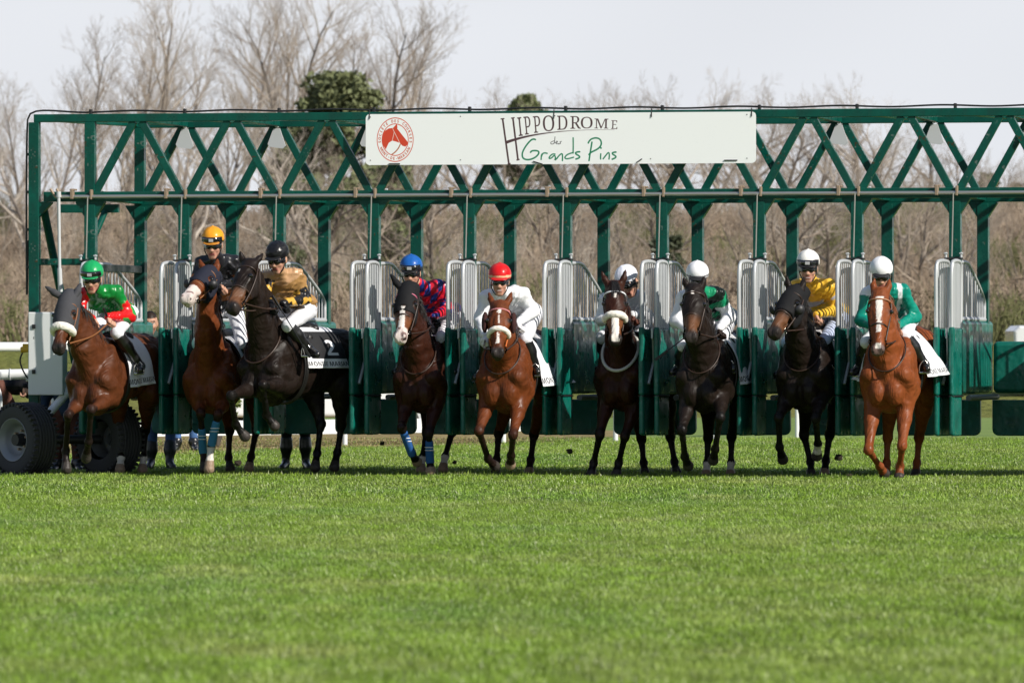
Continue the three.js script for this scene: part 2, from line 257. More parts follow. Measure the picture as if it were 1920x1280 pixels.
for (let i = 0; i <= NB; i++) {
  const x = i * PITCH;
  if (i > 0) leaf(x - .05, .085, x - .125, .52); // right door of the stall on the left
  if (i < NB) leaf(x + .068, .085, x + .036, .52);
  // latches at the door heads, damper rods between the leaves
  gp('latch_plate', boxAt(x - .1, x + .09, DOOR_TOP + .022, DOOR_TOP + .04, .05, .13), M.black);
  for (const s of [-.085, .075]) gp('latch_spring', clean([rod(V(x + s, DOOR_TOP + .03, .1), V(x + s, DOOR_TOP + .095, .1), .013, 8), boxAt(x + s - .02, x + s + .02, DOOR_TOP + .075, DOOR_TOP + .09, .08, .12)]), M.galv);
  if (i > 0) gp('damper', clean([rod(V(x - .03, 1.52, .4), V(x - .04, 1.2, .3), .012, 8), rod(V(x - .04, 1.2, .3), V(x - .07, .98, .42), .018, 8), boxAt(x - .045, x - .02, 1.45, 1.56, .37, .43)]), M.galv);
  if (i > 0) gp('hinge_bracket', boxAt(x - .13, x - .1, 1.36, 1.55, .44, .47), M.galv);
  // side wall: grille with a sloping top, padded board, foot ledge
  const z0 = -.1, zk = -.8, z1 = -2.02, by = 1.655, side = new THREE.Group(); side.name = 'side_grille'; side.position.set(x + .02, 0, 0); gate.add(side);
  gp('grille_frame', frameTube([V(0, by, z0), V(0, DOOR_TOP - .06, z0), V(0, DOOR_TOP - .01, z0 - .06), V(0, DOOR_TOP - .004, z0 - .15), V(0, DOOR_TOP - .004, zk + .1), V(0, DOOR_TOP - .03, zk - .06), V(0, 1.9, z1 + .1), V(0, 1.83, z1), V(0, 1.78, z1), V(0, by, z1)], .02), M.galv, side);
  gp('grille_rail', rod(V(0, by, z0 + .02), V(0, by, z1 - .06), .026, 10), M.galv, side);
  const n = 13; for (let k = 1; k <= n; k++) { const z = z0 + (z1 - z0) * k / (n + 1), top = z > zk ? DOOR_TOP - .01 : DOOR_TOP - .02 - (zk - z) / (zk - z1 - .1) * (DOOR_TOP - 1.9); const b = part('grille_bar', barGeo, M.galv, side, [0, (top + by) / 2, z]); b.scale.y = top - by; }
  const w = gp('side_pad', boxAt(x - .055, x + .062, .87, 1.64, -2.42, -.075, .04, 4), M.pad);
  gp('foot_ledge', rod(V(x + .12, .835, -.12), V(x + .12, .835, -2.3), .03, 10), M.greyTube);
  gp('ledge_bracket', boxAt(x + .02, x + .11, .8, .86, -1.2, -1.14), M.black);
  // rear doors, two leaves to a stall
  if (i < NB) for (const [a, b] of [[.075, PITCH / 2 - .012], [PITCH / 2 + .012, PITCH - .075]]) {
    const r = gp('rear_door', boxAt(x + a, x + b, .87, 1.425, -2.42, -2.29, .055, 4), M.pad);
    gp('rear_lower_pad', (() => { const s = new THREE.Shape(), c = .07, X0 = x + a, X1 = x + b, Y0 = .43, Y1 = .79; s.moveTo(X0, Y1); s.lineTo(X1, Y1); s.lineTo(X1, Y0 + c); s.quadraticCurveTo(X1, Y0, X1 - c, Y0); s.lineTo(X0 + c, Y0); s.quadraticCurveTo(X0, Y0, X0, Y0 + c); const g = new THREE.ExtrudeGeometry(s, { depth: .05, bevelEnabled: true, bevelSize: .012, bevelThickness: .012, bevelSegments: 2 }); g.translate(0, 0, -2.38); return g; })(), M.pad, r);
  }
}
// control cabinet on the left end, with connector and cable
{ const c = gp('control_cabinet', boxAt(U0 + .0, U0 + .38, .855, 1.735, .06, .26, .012, 2), M.cabinet);
  for (const y of [1.08, 1.56]) gp('cabinet_lock', boxAt(U0 + .045, U0 + .082, y, y + .045, .262, .275, .004), M.black, c);
  gp('keyhole', boxAt(U0 + .06, U0 + .066, 1.45, 1.475, .258, .262, .001), M.black, c);
  gp('connector', clean([rod(V(U0 - .12, 1.335, .1), V(U0 + .02, 1.35, .1), .034, 10), boxAt(U0 - .1, U0 - .01, 1.36, 1.4, .07, .13)]), M.yellow);
  gp('connector_cable', tube([V(U0 - .1, 1.32, .1), V(U0 - .13, 1.22, .11), V(U0 - .06, 1.05, .1), V(U0 + .02, .98, .08)], .009, 24, 6), M.black);
  gp('tow_bar', rod(V(U0 + .14, .52, .4), V(U0 + .42, .92, .1), .045, 12), M.white); }
// road wheels with lugged tyres
function wheel(pos, yaw) {
  const g = new THREE.Group(); g.name = 'wheel'; g.position.set(...pos); g.rotation.y = yaw; gate.add(g); // axle along local z, outer face +z
  const R = .385, prof = [[.215, -.15], [.25, -.165], [.33, -.165], [.365, -.15], [.38, -.12], [.385, -.05], [.385, .05], [.38, .12], [.365, .15], [.33, .168], [.25, .165], [.215, .15]].map(([r, z]) => new THREE.Vector2(r, z));
  const ty = new THREE.LatheGeometry(prof, 72); ty.rotateX(Math.PI / 2); gp('tyre', ty, M.rubber, g);
  const rib = []; for (const z of [-.1, -.06, -.02, .02, .06, .1]) { const t = new THREE.TorusGeometry(R + .002, .012, 5, 72); t.translate(0, 0, z); rib.push(t); } gp('tread_rib', clean(rib), M.rubber, g);
  const lug = []; for (let i = 0; i < 40; i++) for (const s of [-1, 1]) { const b = boxAt(-.013, .013, R - .03, R + .004, s * .14 - .035, s * .14 + .035, .006); b.rotateZ(i * Math.PI / 20); lug.push(b); } gp('tread_lugs', clean(lug), M.rubber, g);
  const dish = [[.0, .03], [.1, .03], [.125, .045], [.16, .055], [.17, .1], [.195, .13], [.222, .158], [.228, .166], [.232, .15], [.2, .1], [.19, -.1]].map(([r, z]) => new THREE.Vector2(Math.max(r, .0001), z));
  const ri = new THREE.LatheGeometry(dish, 48); ri.rotateX(Math.PI / 2); gp('rim', ri, mat([.27, .28, .29], .5, { metalness: .3, side: THREE.DoubleSide }), g);
  gp('hub_cap', (() => { const h = new THREE.CylinderGeometry(.06, .07, .1, 24); h.rotateX(Math.PI / 2); h.translate(0, 0, .08); return h; })(), M.black, g);
  for (let i = 0; i < 6; i++) { const b = new THREE.CylinderGeometry(.013, .013, .04, 6); b.rotateX(Math.PI / 2); b.translate(.1 * Math.cos(i * Math.PI / 3 + .3), .1 * Math.sin(i * Math.PI / 3 + .3), .05); gp('wheel_nut', b, M.rust, g); }
}
const W1 = V(U0 + .04, .385, .55);
wheel([W1.x, W1.y, W1.z], -0.6); wheel([W1.x + .76, .385, W1.z - .62], -0.6 + Math.PI);
gp('axle', rod(V(W1.x + .1, .385, W1.z - .07), V(W1.x + .68, .385, W1.z - .55), .05, 10), M.black);
gp('axle_mount', boxAt(U0 - .06, U0 + .1, .34, .62, -.1, .1), M.green);

// ---------------------------------------------------------------- the course's name board, tied to the front truss
{
  const w = 4.165, h = 0.535, u = 3.035, W = 2048, H = 266;
  const cv = document.createElement('canvas'); cv.width = W; cv.height = H; const x = cv.getContext('2d');
  x.fillStyle = '#f6f8f8'; x.fillRect(0, 0, W, H);
  const r = RNG(5); for (let i = 0; i < 500; i++) { x.fillStyle = `rgba(120,125,120,${.02 + .04 * r()})`; x.fillRect(r() * W, r() * H, 1 + 6 * r(), 1 + 2 * r()); }
  const k = W / 1800; x.save(); x.scale(k, k * 1.0);
  const red = '#d2452a', brown = '#4c3438', gr = '#127a55';
  // emblem
  x.save(); x.translate(137, 118); x.scale(1, 1.19);
  x.strokeStyle = red; x.lineWidth = 3.2; for (const q of [84, 61]) { x.beginPath(); x.arc(0, 0, q, 0, 7); x.stroke(); }
  x.fillStyle = '#c4492f'; x.textAlign = 'center'; x.textBaseline = 'middle'; x.font = 'bold 16px sans-serif';
  const ring = (s, mid, step, out) => [...s].forEach((c, i) => { const a = mid + (i - (s.length - 1) / 2) * step; x.save(); x.translate(72.5 * Math.sin(a), -72.5 * Math.cos(a)); x.rotate(out ? a : a + Math.PI); x.fillText(c, 0, 0); x.restore(); });
  ring('SOCIÉTÉ DES COURSES', 0, .187, true); ring('MONT-DE-MARSAN', Math.PI, -.165, false);
  x.scale(1, 1 / 1.19); x.fillStyle = red; x.beginPath();
  [[-52, -38], [-30, -52], [-10, -54], [8, -74], [10, -62], [10, -50], [58, 10], [58, 22], [48, 32], [34, 28], [20, 14], [2, 8], [-14, 4], [-30, 14], [-44, 44], [-58, 22], [-62, -4], [-60, -24]].forEach(([a, b], i) => i ? x.lineTo(a, b) : x.moveTo(a, b)); x.closePath(); x.fill();
  x.strokeStyle = '#e8d8d0'; x.lineWidth = 2.5; x.beginPath(); x.moveTo(-12, -52); x.lineTo(-4, -36); x.lineTo(-14, 6); x.moveTo(-4, -36); x.lineTo(24, 20); x.stroke();
  x.strokeStyle = '#b0613f'; x.lineWidth = 5; x.beginPath(); x.moveTo(24, 20); x.quadraticCurveTo(14, 50, -16, 68); x.stroke();
  x.restore();
  // HIPPODROME
  const q = (zx, zy) => [(zx / 7.385 + 930 - 685) * 2.466, ((zy / 7.385 + 205) - (216 - (zx / 7.385 + 245) * .0145)) * 2.466];
  x.strokeStyle = x.fillStyle = brown; x.lineCap = 'butt';
  const line = (pts, lw) => { x.lineWidth = lw; x.beginPath(); pts.forEach((p, i) => { const [a, b] = q(...p); i ? x.lineTo(a, b) : x.moveTo(a, b); }); x.stroke(); };
  line([[95, 130], [182, 750]], 8); line([[68, 132], [120, 126]], 5); line([[165, 752], [205, 740]], 6);
  line([[237, 115], [308, 692]], 8); line([[212, 120], [262, 112]], 5); line([[288, 694], [330, 684]], 6);
  { const pts = []; for (let i = 0; i <= 40; i++) { const t = i / 40; pts.push([(1 - t) * (1 - t) * 140 + 2 * t * (1 - t) * 640 + t * t * 1640, (1 - t) * (1 - t) * 455 + 2 * t * (1 - t) * 262 + t * t * 268, 40 * (1 - t) * (1 - t) + 3]); }
    x.beginPath(); pts.forEach((p, i) => { const [a, b] = q(p[0], p[1] - p[2] / 2); i ? x.lineTo(a, b) : x.moveTo(a, b); }); pts.reverse().forEach((p) => { const [a, b] = q(p[0], p[1] + p[2] / 2); x.lineTo(a, b); }); x.closePath(); x.fill(); }
  x.textBaseline = 'alphabetic'; x.textAlign = 'left';
  for (const [c, x0, x1, y0, y1, rot] of [['I', 318, 378, 105, 365, -.1], ['P', 405, 498, 95, 345, -.1], ['P', 530, 628, 88, 320, -.08], ['O', 655, 815, 78, 296, -.04], ['D', 850, 996, 78, 275, -.02], ['R', 1030, 1180, 82, 258, 0], ['O', 1175, 1340, 90, 250, 0], ['M', 1362, 1555, 112, 250, .02], ['E', 1592, 1680, 135, 255, .04]]) {
    const [a0, b1] = q(x0, y1), [a1, b0] = q(x1, y0); x.save(); x.translate(a0, b1); x.rotate(rot); x.font = '100px serif'; const m = x.measureText(c), capw = m.actualBoundingBoxRight + m.actualBoundingBoxLeft, caph = m.actualBoundingBoxAscent; x.scale((a1 - a0) / capw, (b1 - b0) / caph); x.fillText(c, m.actualBoundingBoxLeft, 0); x.restore();
  }
  // handwriting
  x.lineCap = x.lineJoin = 'round';
  const curve = (pts, lw) => { x.lineWidth = lw; x.beginPath(); const Q = pts.map((p) => q(...p)); x.moveTo(...Q[0]); for (let i = 1; i < Q.length - 1; i++) x.quadraticCurveTo(...Q[i], (Q[i][0] + Q[i + 1][0]) / 2, (Q[i][1] + Q[i + 1][1]) / 2); x.lineTo(...Q[Q.length - 1]); x.stroke(); };
  x.strokeStyle = '#4a4a4a'; curve([[820, 370], [815, 440], [805, 460]], 3); curve([[810, 425], [760, 440], [760, 470], [800, 470], [815, 450]], 3); curve([[825, 455], [860, 445], [850, 425], [830, 440], [840, 472], [870, 462]], 3); curve([[910, 432], [880, 438], [905, 458], [870, 470]], 3);
  x.strokeStyle = gr;
  curve([[548, 410], [530, 398], [480, 420], [400, 520], [360, 610], [380, 680], [470, 690], [560, 650], [605, 590], [580, 560], [500, 562], [482, 585]], 7);
  curve([[628, 682], [630, 630], [640, 610]], 6); curve([[630, 650], [645, 600], [680, 590], [712, 598]], 6);
  curve([[820, 608], [790, 600], [745, 640], [735, 670], [770, 665], [810, 620], [825, 640], [828, 685]], 6);
  curve([[842, 672], [870, 630], [920, 590], [925, 640], [922, 695]], 6);
  curve([[1070, 382], [1072, 480], [1070, 590]], 6); curve([[1070, 585], [1000, 600], [950, 650], [970, 672], [1020, 665], [1075, 648]], 6);
  curve([[1160, 572], [1110, 575], [1100, 600], [1160, 630], [1160, 655], [1110, 672]], 7);
  curve([[1330, 440], [1310, 560], [1290, 690]], 7); curve([[1280, 450], [1300, 400], [1390, 375], [1450, 400], [1465, 470], [1420, 530], [1310, 580], [1290, 610]], 7);
  curve([[1452, 598], [1448, 640], [1450, 668]], 6); x.fillStyle = gr; { const [a, b] = q(1455, 518); x.beginPath(); x.arc(a, b, 4, 0, 7); x.fill(); }
  curve([[1485, 665], [1520, 620], [1560, 570], [1572, 610], [1565, 668]], 6); curve([[1660, 572], [1615, 575], [1610, 600], [1660, 625], [1660, 648], [1610, 670]], 7);
  x.restore();
  const tex = new THREE.CanvasTexture(cv); tex.colorSpace = THREE.SRGBColorSpace; tex.anisotropy = 8;
  const s = new THREE.Shape(), c = .05; s.moveTo(c, 0); s.lineTo(w - c, 0); s.quadraticCurveTo(w, 0, w, c); s.lineTo(w, h - c); s.quadraticCurveTo(w, h, w - c, h); s.lineTo(c, h); s.quadraticCurveTo(0, h, 0, h - c); s.lineTo(0, c); s.quadraticCurveTo(0, 0, c, 0);
  const g = new THREE.ExtrudeGeometry(s, { depth: .006, bevelEnabled: false }); const uv = g.attributes.uv, p = g.attributes.position; for (let i = 0; i < p.count; i++) uv.setXY(i, p.getX(i) / w, p.getY(i) / h);
  const b = thing('name_board', 'long white name board with red horse emblem tied to the gate truss', 'sign');
  b.position.copy(gate.position); b.rotation.copy(gate.rotation); b.translateX(u); b.translateY(3.277); b.translateZ(.16);
  part('panel', g, mat([.97, .97, .97], .38), b).material.map = tex;
  for (const [xx, yy, dx, dy] of [[.04, h - .02, 0, .06], [2.02, h - .03, 0, .07], [3.06, h - .02, 0, .06], [4.12, h - .02, 0, .06]]) part('cable_tie', rod(V(xx, yy - .03, .012), V(xx + dx, yy + dy, .0), .006, 5), M.black, b);
  for (const [xx, yy, dx, dy] of [[.25, .012, .12, 0], [1.8, .03, .1, -.03], [2.9, .01, .06, .04], [3.83, .03, .14, .0]]) part('cable_tie', rod(V(xx, yy, .012), V(xx + dx, yy + dy, .012), .006, 5), M.black, b);
  for (const xx of [.05, 1.02, 2.03, 3.05, 4.07]) for (const yy of [.05, h - .03]) part('screw', rod(V(xx, yy, .004), V(xx, yy, .009), .006, 6), M.black, b);
}

// ---------------------------------------------------------------- horses
const hairTex = dataTex(256, (u, v) => { const a = .5 + .3 * (tileNoise(u, v * .2, 90, 2) - .5) + .55 * (tileNoise(u, v, 16, 6) - .5) + .3 * (tileNoise(u, v, 34, 9) - .5); return [a, a, a]; });
const coatRough = dataTex(256, (u, v) => { const a = .47 + .32 * (tileNoise(u, v, 8, 4) - .5) + .2 * (tileNoise(u, v, 50, 8) - .5); return [a, a, a]; });
const coatMat = new THREE.MeshPhysicalMaterial({ vertexColors: true, roughness: 1, roughnessMap: coatRough, bumpMap: hairTex, bumpScale: 0.012, specularIntensity: 0.38 });
const clothMat = (c, r = .75, o = {}) => mat(c, r, { sheen: .3, sheenRoughness: .6, ...o });
const HM = { leather: mat([.03, .014, .008], .45), leatherBlack: mat([.01, .009, .009], .42), tan: mat([.2, .075, .022], .55), metal: mat([.62, .6, .56], .25, { metalness: 1 }), fleece: mat([.78, .74, .66], .95, { sheen: .6 }), orange: mat([.5, .12, .02], .5), white: clothMat([.76, .77, .8], .7), eye: mat([.006, .004, .003], .08, { clearcoat: 1 }), red: mat([.35, .01, .015], .6) };
const COATS = {
  bay: { body: [.085, .026, .0095], dark: [.008, .006, .0055], points: true }, redbay: { body: [.125, .033, .0095], dark: [.009, .006, .0055], points: true },
  darkbay: { body: [.034, .01, .005], dark: [.006, .005, .0045], points: true, muzzle: [.17, .06, .022] }, black: { body: [.0125, .0078, .0058], dark: [.005, .0045, .004], points: true, muzzle: [.13, .055, .025] },
  chestnut: { body: [.2, .053, .0155], dark: [.09, .024, .008], points: false },
};
const UP = V(0, 1, 0);
function strands(list, seed, w0 = .006) { // tapered ribbons with three sides, one merged mesh of hair
  const pos = [], nor = [], idx = []; const r = RNG(seed);
  for (const pts of list) {
    const n = pts.length; let base = pos.length / 3;
    for (let i = 0; i < n; i++) {
      const d = pts[Math.min(n - 1, i + 1)].clone().sub(pts[Math.max(0, i - 1)]).normalize(); const s = d.clone().cross(V(.3, .2, 1)).normalize(), t = s.clone().cross(d); const w = w0 * (1 - .85 * Math.pow(i / (n - 1), 1.6));
      for (let q = 0; q < 3; q++) { const a = q * 2.094 + 1; const o = s.clone().multiplyScalar(Math.cos(a)).addScaledVector(t, Math.sin(a)); pos.push(pts[i].x + o.x * w, pts[i].y + o.y * w, pts[i].z + o.z * w); nor.push(o.x, o.y, o.z); }
      if (i) for (let q = 0; q < 3; q++) { const a = base + (i - 1) * 3 + q, b = base + (i - 1) * 3 + (q + 1) % 3; idx.push(a, a + 3, b, b, a + 3, b + 3); }
    }
  }
  const g = new THREE.BufferGeometry(); g.setAttribute('position', new THREE.Float32BufferAttribute(pos, 3)); g.setAttribute('normal', new THREE.Float32BufferAttribute(nor, 3)); g.setAttribute('uv', new THREE.BufferAttribute(new Float32Array(pos.length / 3 * 2), 2)); g.setIndex(idx); return g;
}
function ringAround(c, ax, bx, ra, rb, rt, n = 28, pinch = 0) { const pts = []; for (let i = 0; i < n; i++) { const t = i / n * 2 * Math.PI; pts.push(c.clone().addScaledVector(ax, ra * Math.cos(t)).addScaledVector(bx, rb * Math.sin(t) * (1 - pinch * Math.cos(t)))); } return tube(pts, rt, n * 2, 6, true); }
function horse(o) {
  const C = COATS[o.coat], base = V(o.x, 0, o.z), psi = o.psi * Math.PI / 180, fw = V(-Math.sin(psi), 0, Math.cos(psi)), rt = V(Math.cos(psi), 0, Math.sin(psi)), S = o.s ?? 1, lift = o.lift ?? -.1;
  const root = thing('racehorse', o.label, 'horse', 'racehorses leaving the starting gate', [o.x, 0, o.z]);
  const W = (p) => A(p).sub(base);
  const tr = (a, b, c) => fw.clone().multiplyScalar(a * S).addScaledVector(rt, b * S).add(V(0, c * S + lift * (1 + a / 1.7), 0));
  const ax = [fw, rt, UP], P = [];
  // trunk
  const K = .03;
  P.push(ell(tr(-.3, 0, .95), ax, [.23 * S, .16 * S, .2 * S], .025), ell(tr(-.66, 0, 1.17), ax, [.56 * S, .265 * S, .36 * S], K), ell(tr(-.24, 0, 1.14), ax, [.24 * S, .205 * S, .3 * S], K), ell(tr(-1.12, 0, 1.19), ax, [.46 * S, .26 * S, .31 * S], K));
  for (const s of [-1, 1]) {
    P.push(ell(tr(-.06, s * .09, .985), ax, [.1 * S, .09 * S, .145 * S], .014), cone(tr(-.06, s * .165, 1.16), tr(-.34, s * .15, 1.47), .082 * S, .05 * S, .012), cone(tr(-.06, s * .175, 1.15), tr(-.33, s * .2, .99), .08 * S, .1 * S, .011), ell(tr(-.3, s * .185, 1.2), ax, [.15 * S, .08 * S, .26 * S], .013), ell(tr(-.43, s * .2, 1.06), ax, [.13 * S, .075 * S, .15 * S], .012));
    P.push(ell(tr(-1.5, s * .12, 1.27), ax, [.34 * S, .19 * S, .27 * S], K), cone(tr(-1.58, s * .17, 1.2), tr(-1.42, s * .19, .93), .2 * S, .13 * S, .025));
  }
  P.push(cone(tr(-.48, 0, 1.48), tr(-1.0, 0, 1.43), .085 * S, .1 * S, .03), cone(tr(-1.0, 0, 1.42), tr(-1.6, 0, 1.42), .12 * S, .14 * S, .03), cone(tr(-1.72, 0, 1.42), tr(-1.86, 0, 1.33), .07, .04, .02));
  // head frame
  const poll = W(o.poll), muz = W(o.muzzle), D = muz.clone().sub(poll).normalize(), HL = (o.headLen ?? .68) * S, HS = 1.17 * S, ref = fw.clone().multiplyScalar(1).addScaledVector(UP, .75); if (o.faceRef) ref.set(...o.faceRef);
  const N = ref.sub(D.clone().multiplyScalar(ref.dot(D))).normalize(), X = N.clone().cross(D).normalize(); if (X.dot(rt) < 0) X.negate();
  const h = (d, n, x) => poll.clone().addScaledVector(D, d * HL / .61).addScaledVector(N, n * HS).addScaledVector(X, x * HS), hx = [D, X, N];
  const head = [];
  head.push(ell(h(.07, -.035, 0), hx, [0.1508, 0.09512, 0.0986], .015), cone(h(.14, -.01, 0), h(.5, .0, 0), 0.0812, 0.05336, .015), ell(h(.2, -.005, 0), hx, [0.1392, 0.0986, 0.058], .012), cone(h(.26, -.13, 0), h(.5, -.075, 0), 0.0522, 0.0348, .014), ell(h(.535, -.028, 0), hx, [0.0812, 0.06264, 0.07192], .012), cone(h(.56, -.07, 0), h(.585, -.06, 0), 0.0348, 0.03248, .01), cone(h(.59, -.02, -.02), h(.59, -.02, .02), 0.03712, 0.03712, .01));
  for (const s of [-1, 1]) head.push(ell(h(.23, -.1, s * .05), hx, [0.145, 0.03944, 0.116], .014), ell(h(.2, -.015, s * .082), hx, [0.04872, 0.03016, 0.03712], .008), cone(h(.25, -.01, s * .07), h(.42, -.03, s * .045), 0.0232, 0.02088, .012), ell(h(.565, .002, s * .035), hx, [0.03944, 0.02784, 0.03944], .008));
  // neck: crest, middle and throat lines
  const wit = tr(-.42, 0, 1.45), breast = tr(-.1, 0, 1.22), nb = tr(-.24, 0, 1.36), pk = h(.0, -.06, 0), th = h(.2, -.17, 0), mid = pk.clone().add(th).multiplyScalar(.5);
  const bow = fw.clone().multiplyScalar(o.bow ?? .0);
  const L3 = (a, b, t) => a.clone().lerp(b, t);
  const neckChain = (a, b, ra, rb, arch, k) => { const m = L3(a, b, .5).add(arch); P.push(cone(a, m, ra, ra * .45 + rb * .55, k), cone(m, b, ra * .45 + rb * .55, rb, k)); };
  neckChain(wit, pk, .11 * S, .068, UP.clone().multiplyScalar(.04).add(bow), .025); neckChain(nb, mid, .165 * S, .082, bow, .03); neckChain(breast, th, .125 * S, .06, bow, .025);
  for (const s of [-1, 1]) P.push(cone(tr(-.2, s * .1, 1.3), L3(tr(-.14, s * .05, 1.3), th, .75).addScaledVector(rt, s * .035), .085 * S, .03, .022));
  P.push(...head);
  // legs
  const legBones = [];
  const cann = .0295 * S;
  for (const L of o.legs) {
    const s = L.s, k = W(L.k), f = W(L.f), hf = W(L.h);
    const toe = hf.clone().sub(f).normalize();
    if (L.front) { const e = tr(-.3, s * .165, .95); P.push(cone(tr(-.15, s * .17, 1.1), e, .11 * S, .108 * S, .02), cone(e, L3(e, k, .5), .1 * S, .07 * S, .013), cone(L3(e, k, .5), k, .066 * S, .041 * S, .01), cone(L3(e, k, .1).addScaledVector(rt, s * .035), L3(e, k, .6).addScaledVector(rt, s * .012), .055 * S, .035 * S, .008), cone(L3(e, k, .05).addScaledVector(rt, -s * .04), L3(e, k, .5).addScaledVector(rt, -s * .015), .05 * S, .034 * S, .008)); const q = tr(-.2, s * .17, 1.0); P.push(cone(q, L3(e, k, .45), .085 * S, .05 * S, .018)); }
    else { const st = tr(-1.4, s * .18, .95), g = L3(st, k, .45); P.push(cone(st, g, .135 * S, .085 * S, .02), cone(g, k, .085 * S, .045 * S, .014), ball(k.clone().addScaledVector(fw, -.03), .036, .01)); }
    P.push(ell(k, ax, [.046 * S, .047 * S, .058 * S], .01), cone(k, L3(k, f, .35), .04 * S, cann, .008), cone(L3(k, f, .35), f, cann, cann * 1.04, .008), cone(L3(k, f, .5).addScaledVector(fw, -.022), f.clone().addScaledVector(fw, -.018), .018, .022, .008));
    P.push(ball(f, .042 * S, .008), ball(f.clone().addScaledVector(fw, -.018), .034, .008));
    const cor = L3(f, hf, .55); P.push(cone(f, cor, .035 * S, .037 * S, .008), cone(cor, hf.clone().addScaledVector(toe, -.028), .043 * S, .058 * S, .006));
    legBones.push({ k, f, cor, hf, L, s });
  }
  // ears
  const ears = []; (o.ears || []).forEach((e, i) => { const s = i ? 1 : -1, tip = W(e), b = h(-.01, -.03, s * .055), m = L3(b, tip, .45).addScaledVector(X, s * .006); (o.hoodEars ? ears : P).push(cone(b, m, .03, .032, .008), cone(m, L3(b, tip, .8), .03, .017, .006), cone(L3(b, tip, .8), tip, .016, .005, .005)); });
  // coat
  const sd = o.x * 7.3;
  const color = (p) => {
    const n1 = fbm(p.x * 5 + sd, p.y * 5, p.z * 5); let c = mix(C.body, C.dark, clamp((n1 - .55) * 1.2) * .5);
    const v = n1 * .5 + .75 + .35 * (noise(p.x * 55, p.y * 40, p.z * 55) - .5) + .25 * (noise(p.x * 17, p.y * 12, p.z * 17 + sd) - .5); c = [c[0] * v, c[1] * v, c[2] * v];
    const q = p.clone().sub(poll), d = q.dot(D) / HL * .61, n = q.dot(N) / HS, x = q.dot(X) / HS, inHead = d > -.06 && d < .75 && n > -.22 && n < .14 && Math.abs(x) < .16;
    for (const b of legBones) {
      const [d1, t1] = segDist(p, b.k, b.f), [d2] = segDist(p, b.f, b.hf); const near = Math.min(d1, d2);
      if (near < .09 && p.y < 1.0) {
        if (C.points) { const up = segDist(p, b.k, b.f)[1] > 0 || d2 < d1 ? 1 : sstep(.13, .02, p.distanceTo(b.k) + .05 * (n1 - .5)); c = mix(c, C.dark, up * .95); }
        const w = b.L.white ?? 0; // white sock measured up from the hoof along fetlock and cannon
        if (w && (d2 < .075 || (d1 < .06 && t1 > 1.6 - w))) { if (d2 < d1 || t1 > 1.6 - w + .12 * (n1 - .5)) c = [.62, .58, .52]; }
        const dh = p.clone().sub(b.cor).dot(b.hf.clone().sub(b.f).normalize()); if (d2 < .08 && d2 <= d1 && dh > .004) c = b.L.pale ? [.28, .2, .14] : [.045, .038, .034];
      }
    }
    if (inHead) {
      if (C.muzzle) c = mix(c, C.muzzle, sstep(.34, .44, d + .05 * n1) * sstep(.58, .5, d) * .9);
      if (!o.whiteNose) c = mix(c, C.points ? [.03, .024, .022] : [.13, .085, .075], sstep(.5, .56, d + .03 * (n1 - .5)));
      for (const s of [-1, 1]) { const e = Math.hypot(d - .585, (n - .0) * 1.1, x - s * .034); if (e < .021) c = [.008, .006, .006]; const y = Math.hypot((d - .2), (n - .002) * 1.1, x - s * .095); if (y < .034) c = mix(c, C.dark, .8); }
      const mouth = Math.abs(n + .062 + (d - .5) * .15); if (d > .47 && mouth < .007) c = [.012, .008, .008];
      if (n > -.06) for (const m of o.marks || []) { // [d0, d1, half width 0, half width 1, x offset]
        const t = (d - m[0]) / (m[1] - m[0]); if (t > 0 && t < 1) { const hw = m[2] + (m[3] - m[2]) * t + .008 * (noise(d * 60, x * 60, sd) - .5); if (Math.abs(x - (m[4] || 0)) < hw) c = [.72, .67, .62]; } }
      if (o.whiteNose && d > o.whiteNose + .06 * (n1 - .5) && n > -.12) { const pk2 = noise(p.x * 30, p.y * 30, p.z * 30); c = pk2 > .72 ? [.2, .13, .12] : [.62, .53, .49]; for (const s of [-1, 1]) if (Math.hypot(d - .585, n, x - s * .034) < .021) c = [.02, .012, .012]; }
    }
    return c;
  };
  const post = (p, f) => f - .012 * (noise(p.x * 10 + sd, p.y * 7, p.z * 10) - .5) * sstep(.5, .8, p.y) - .004 * (noise(p.x * 26, p.y * 19, p.z * 26) - .5) + .005 * Math.pow(1 - Math.abs(2 * noise(p.x * 8 + sd, p.y * 5.5, p.z * 8) - 1), 7) * sstep(.45, .75, p.y);
  part('body', skin(P, .0138, { post, color }), coatMat, root);
  for (const s of [-1, 1]) part('eye', new THREE.SphereGeometry(.023, 14, 10).translate(...h(.2, .004, s * .1).toArray()), HM.eye, root);
  // mane, forelock, tail
  const hair = C.points ? mat([.011, .009, .008], .5) : mat([.24, .075, .025], .5), r = RNG(Math.round(o.x * 100 + 900)), list = [], ms = o.maneSide ?? 1;
  for (let i = 0; i < 190; i++) { const t = r(), c = L3(wit, pk, t).addScaledVector(UP, .04 * Math.sin(t * 3.1) + .075 - .02 * t).addScaledVector(bow, Math.sin(t * 3.1)), l = .1 + .12 * r(), pts = []; const out = X.clone().multiplyScalar(ms * (.05 + .09 * r())); for (let k = 0; k <= 4; k++) pts.push(c.clone().addScaledVector(out, Math.sin(k / 4 * 1.5)).add(V(.02 * (r() - .5), -l * Math.pow(k / 4, 1.5), .02 * (r() - .5)))); list.push(pts); }
  if (o.forelock) for (let i = 0; i < 36; i++) { const b = h(-.02, .03, (r() - .5) * .05), e = h(.1 + .08 * r(), .062, (r() - .5) * .1 + .015); list.push([b, L3(b, e, .4).addScaledVector(N, .02), e]); }
  part('mane', strands(list, 3, .007), hair, root);
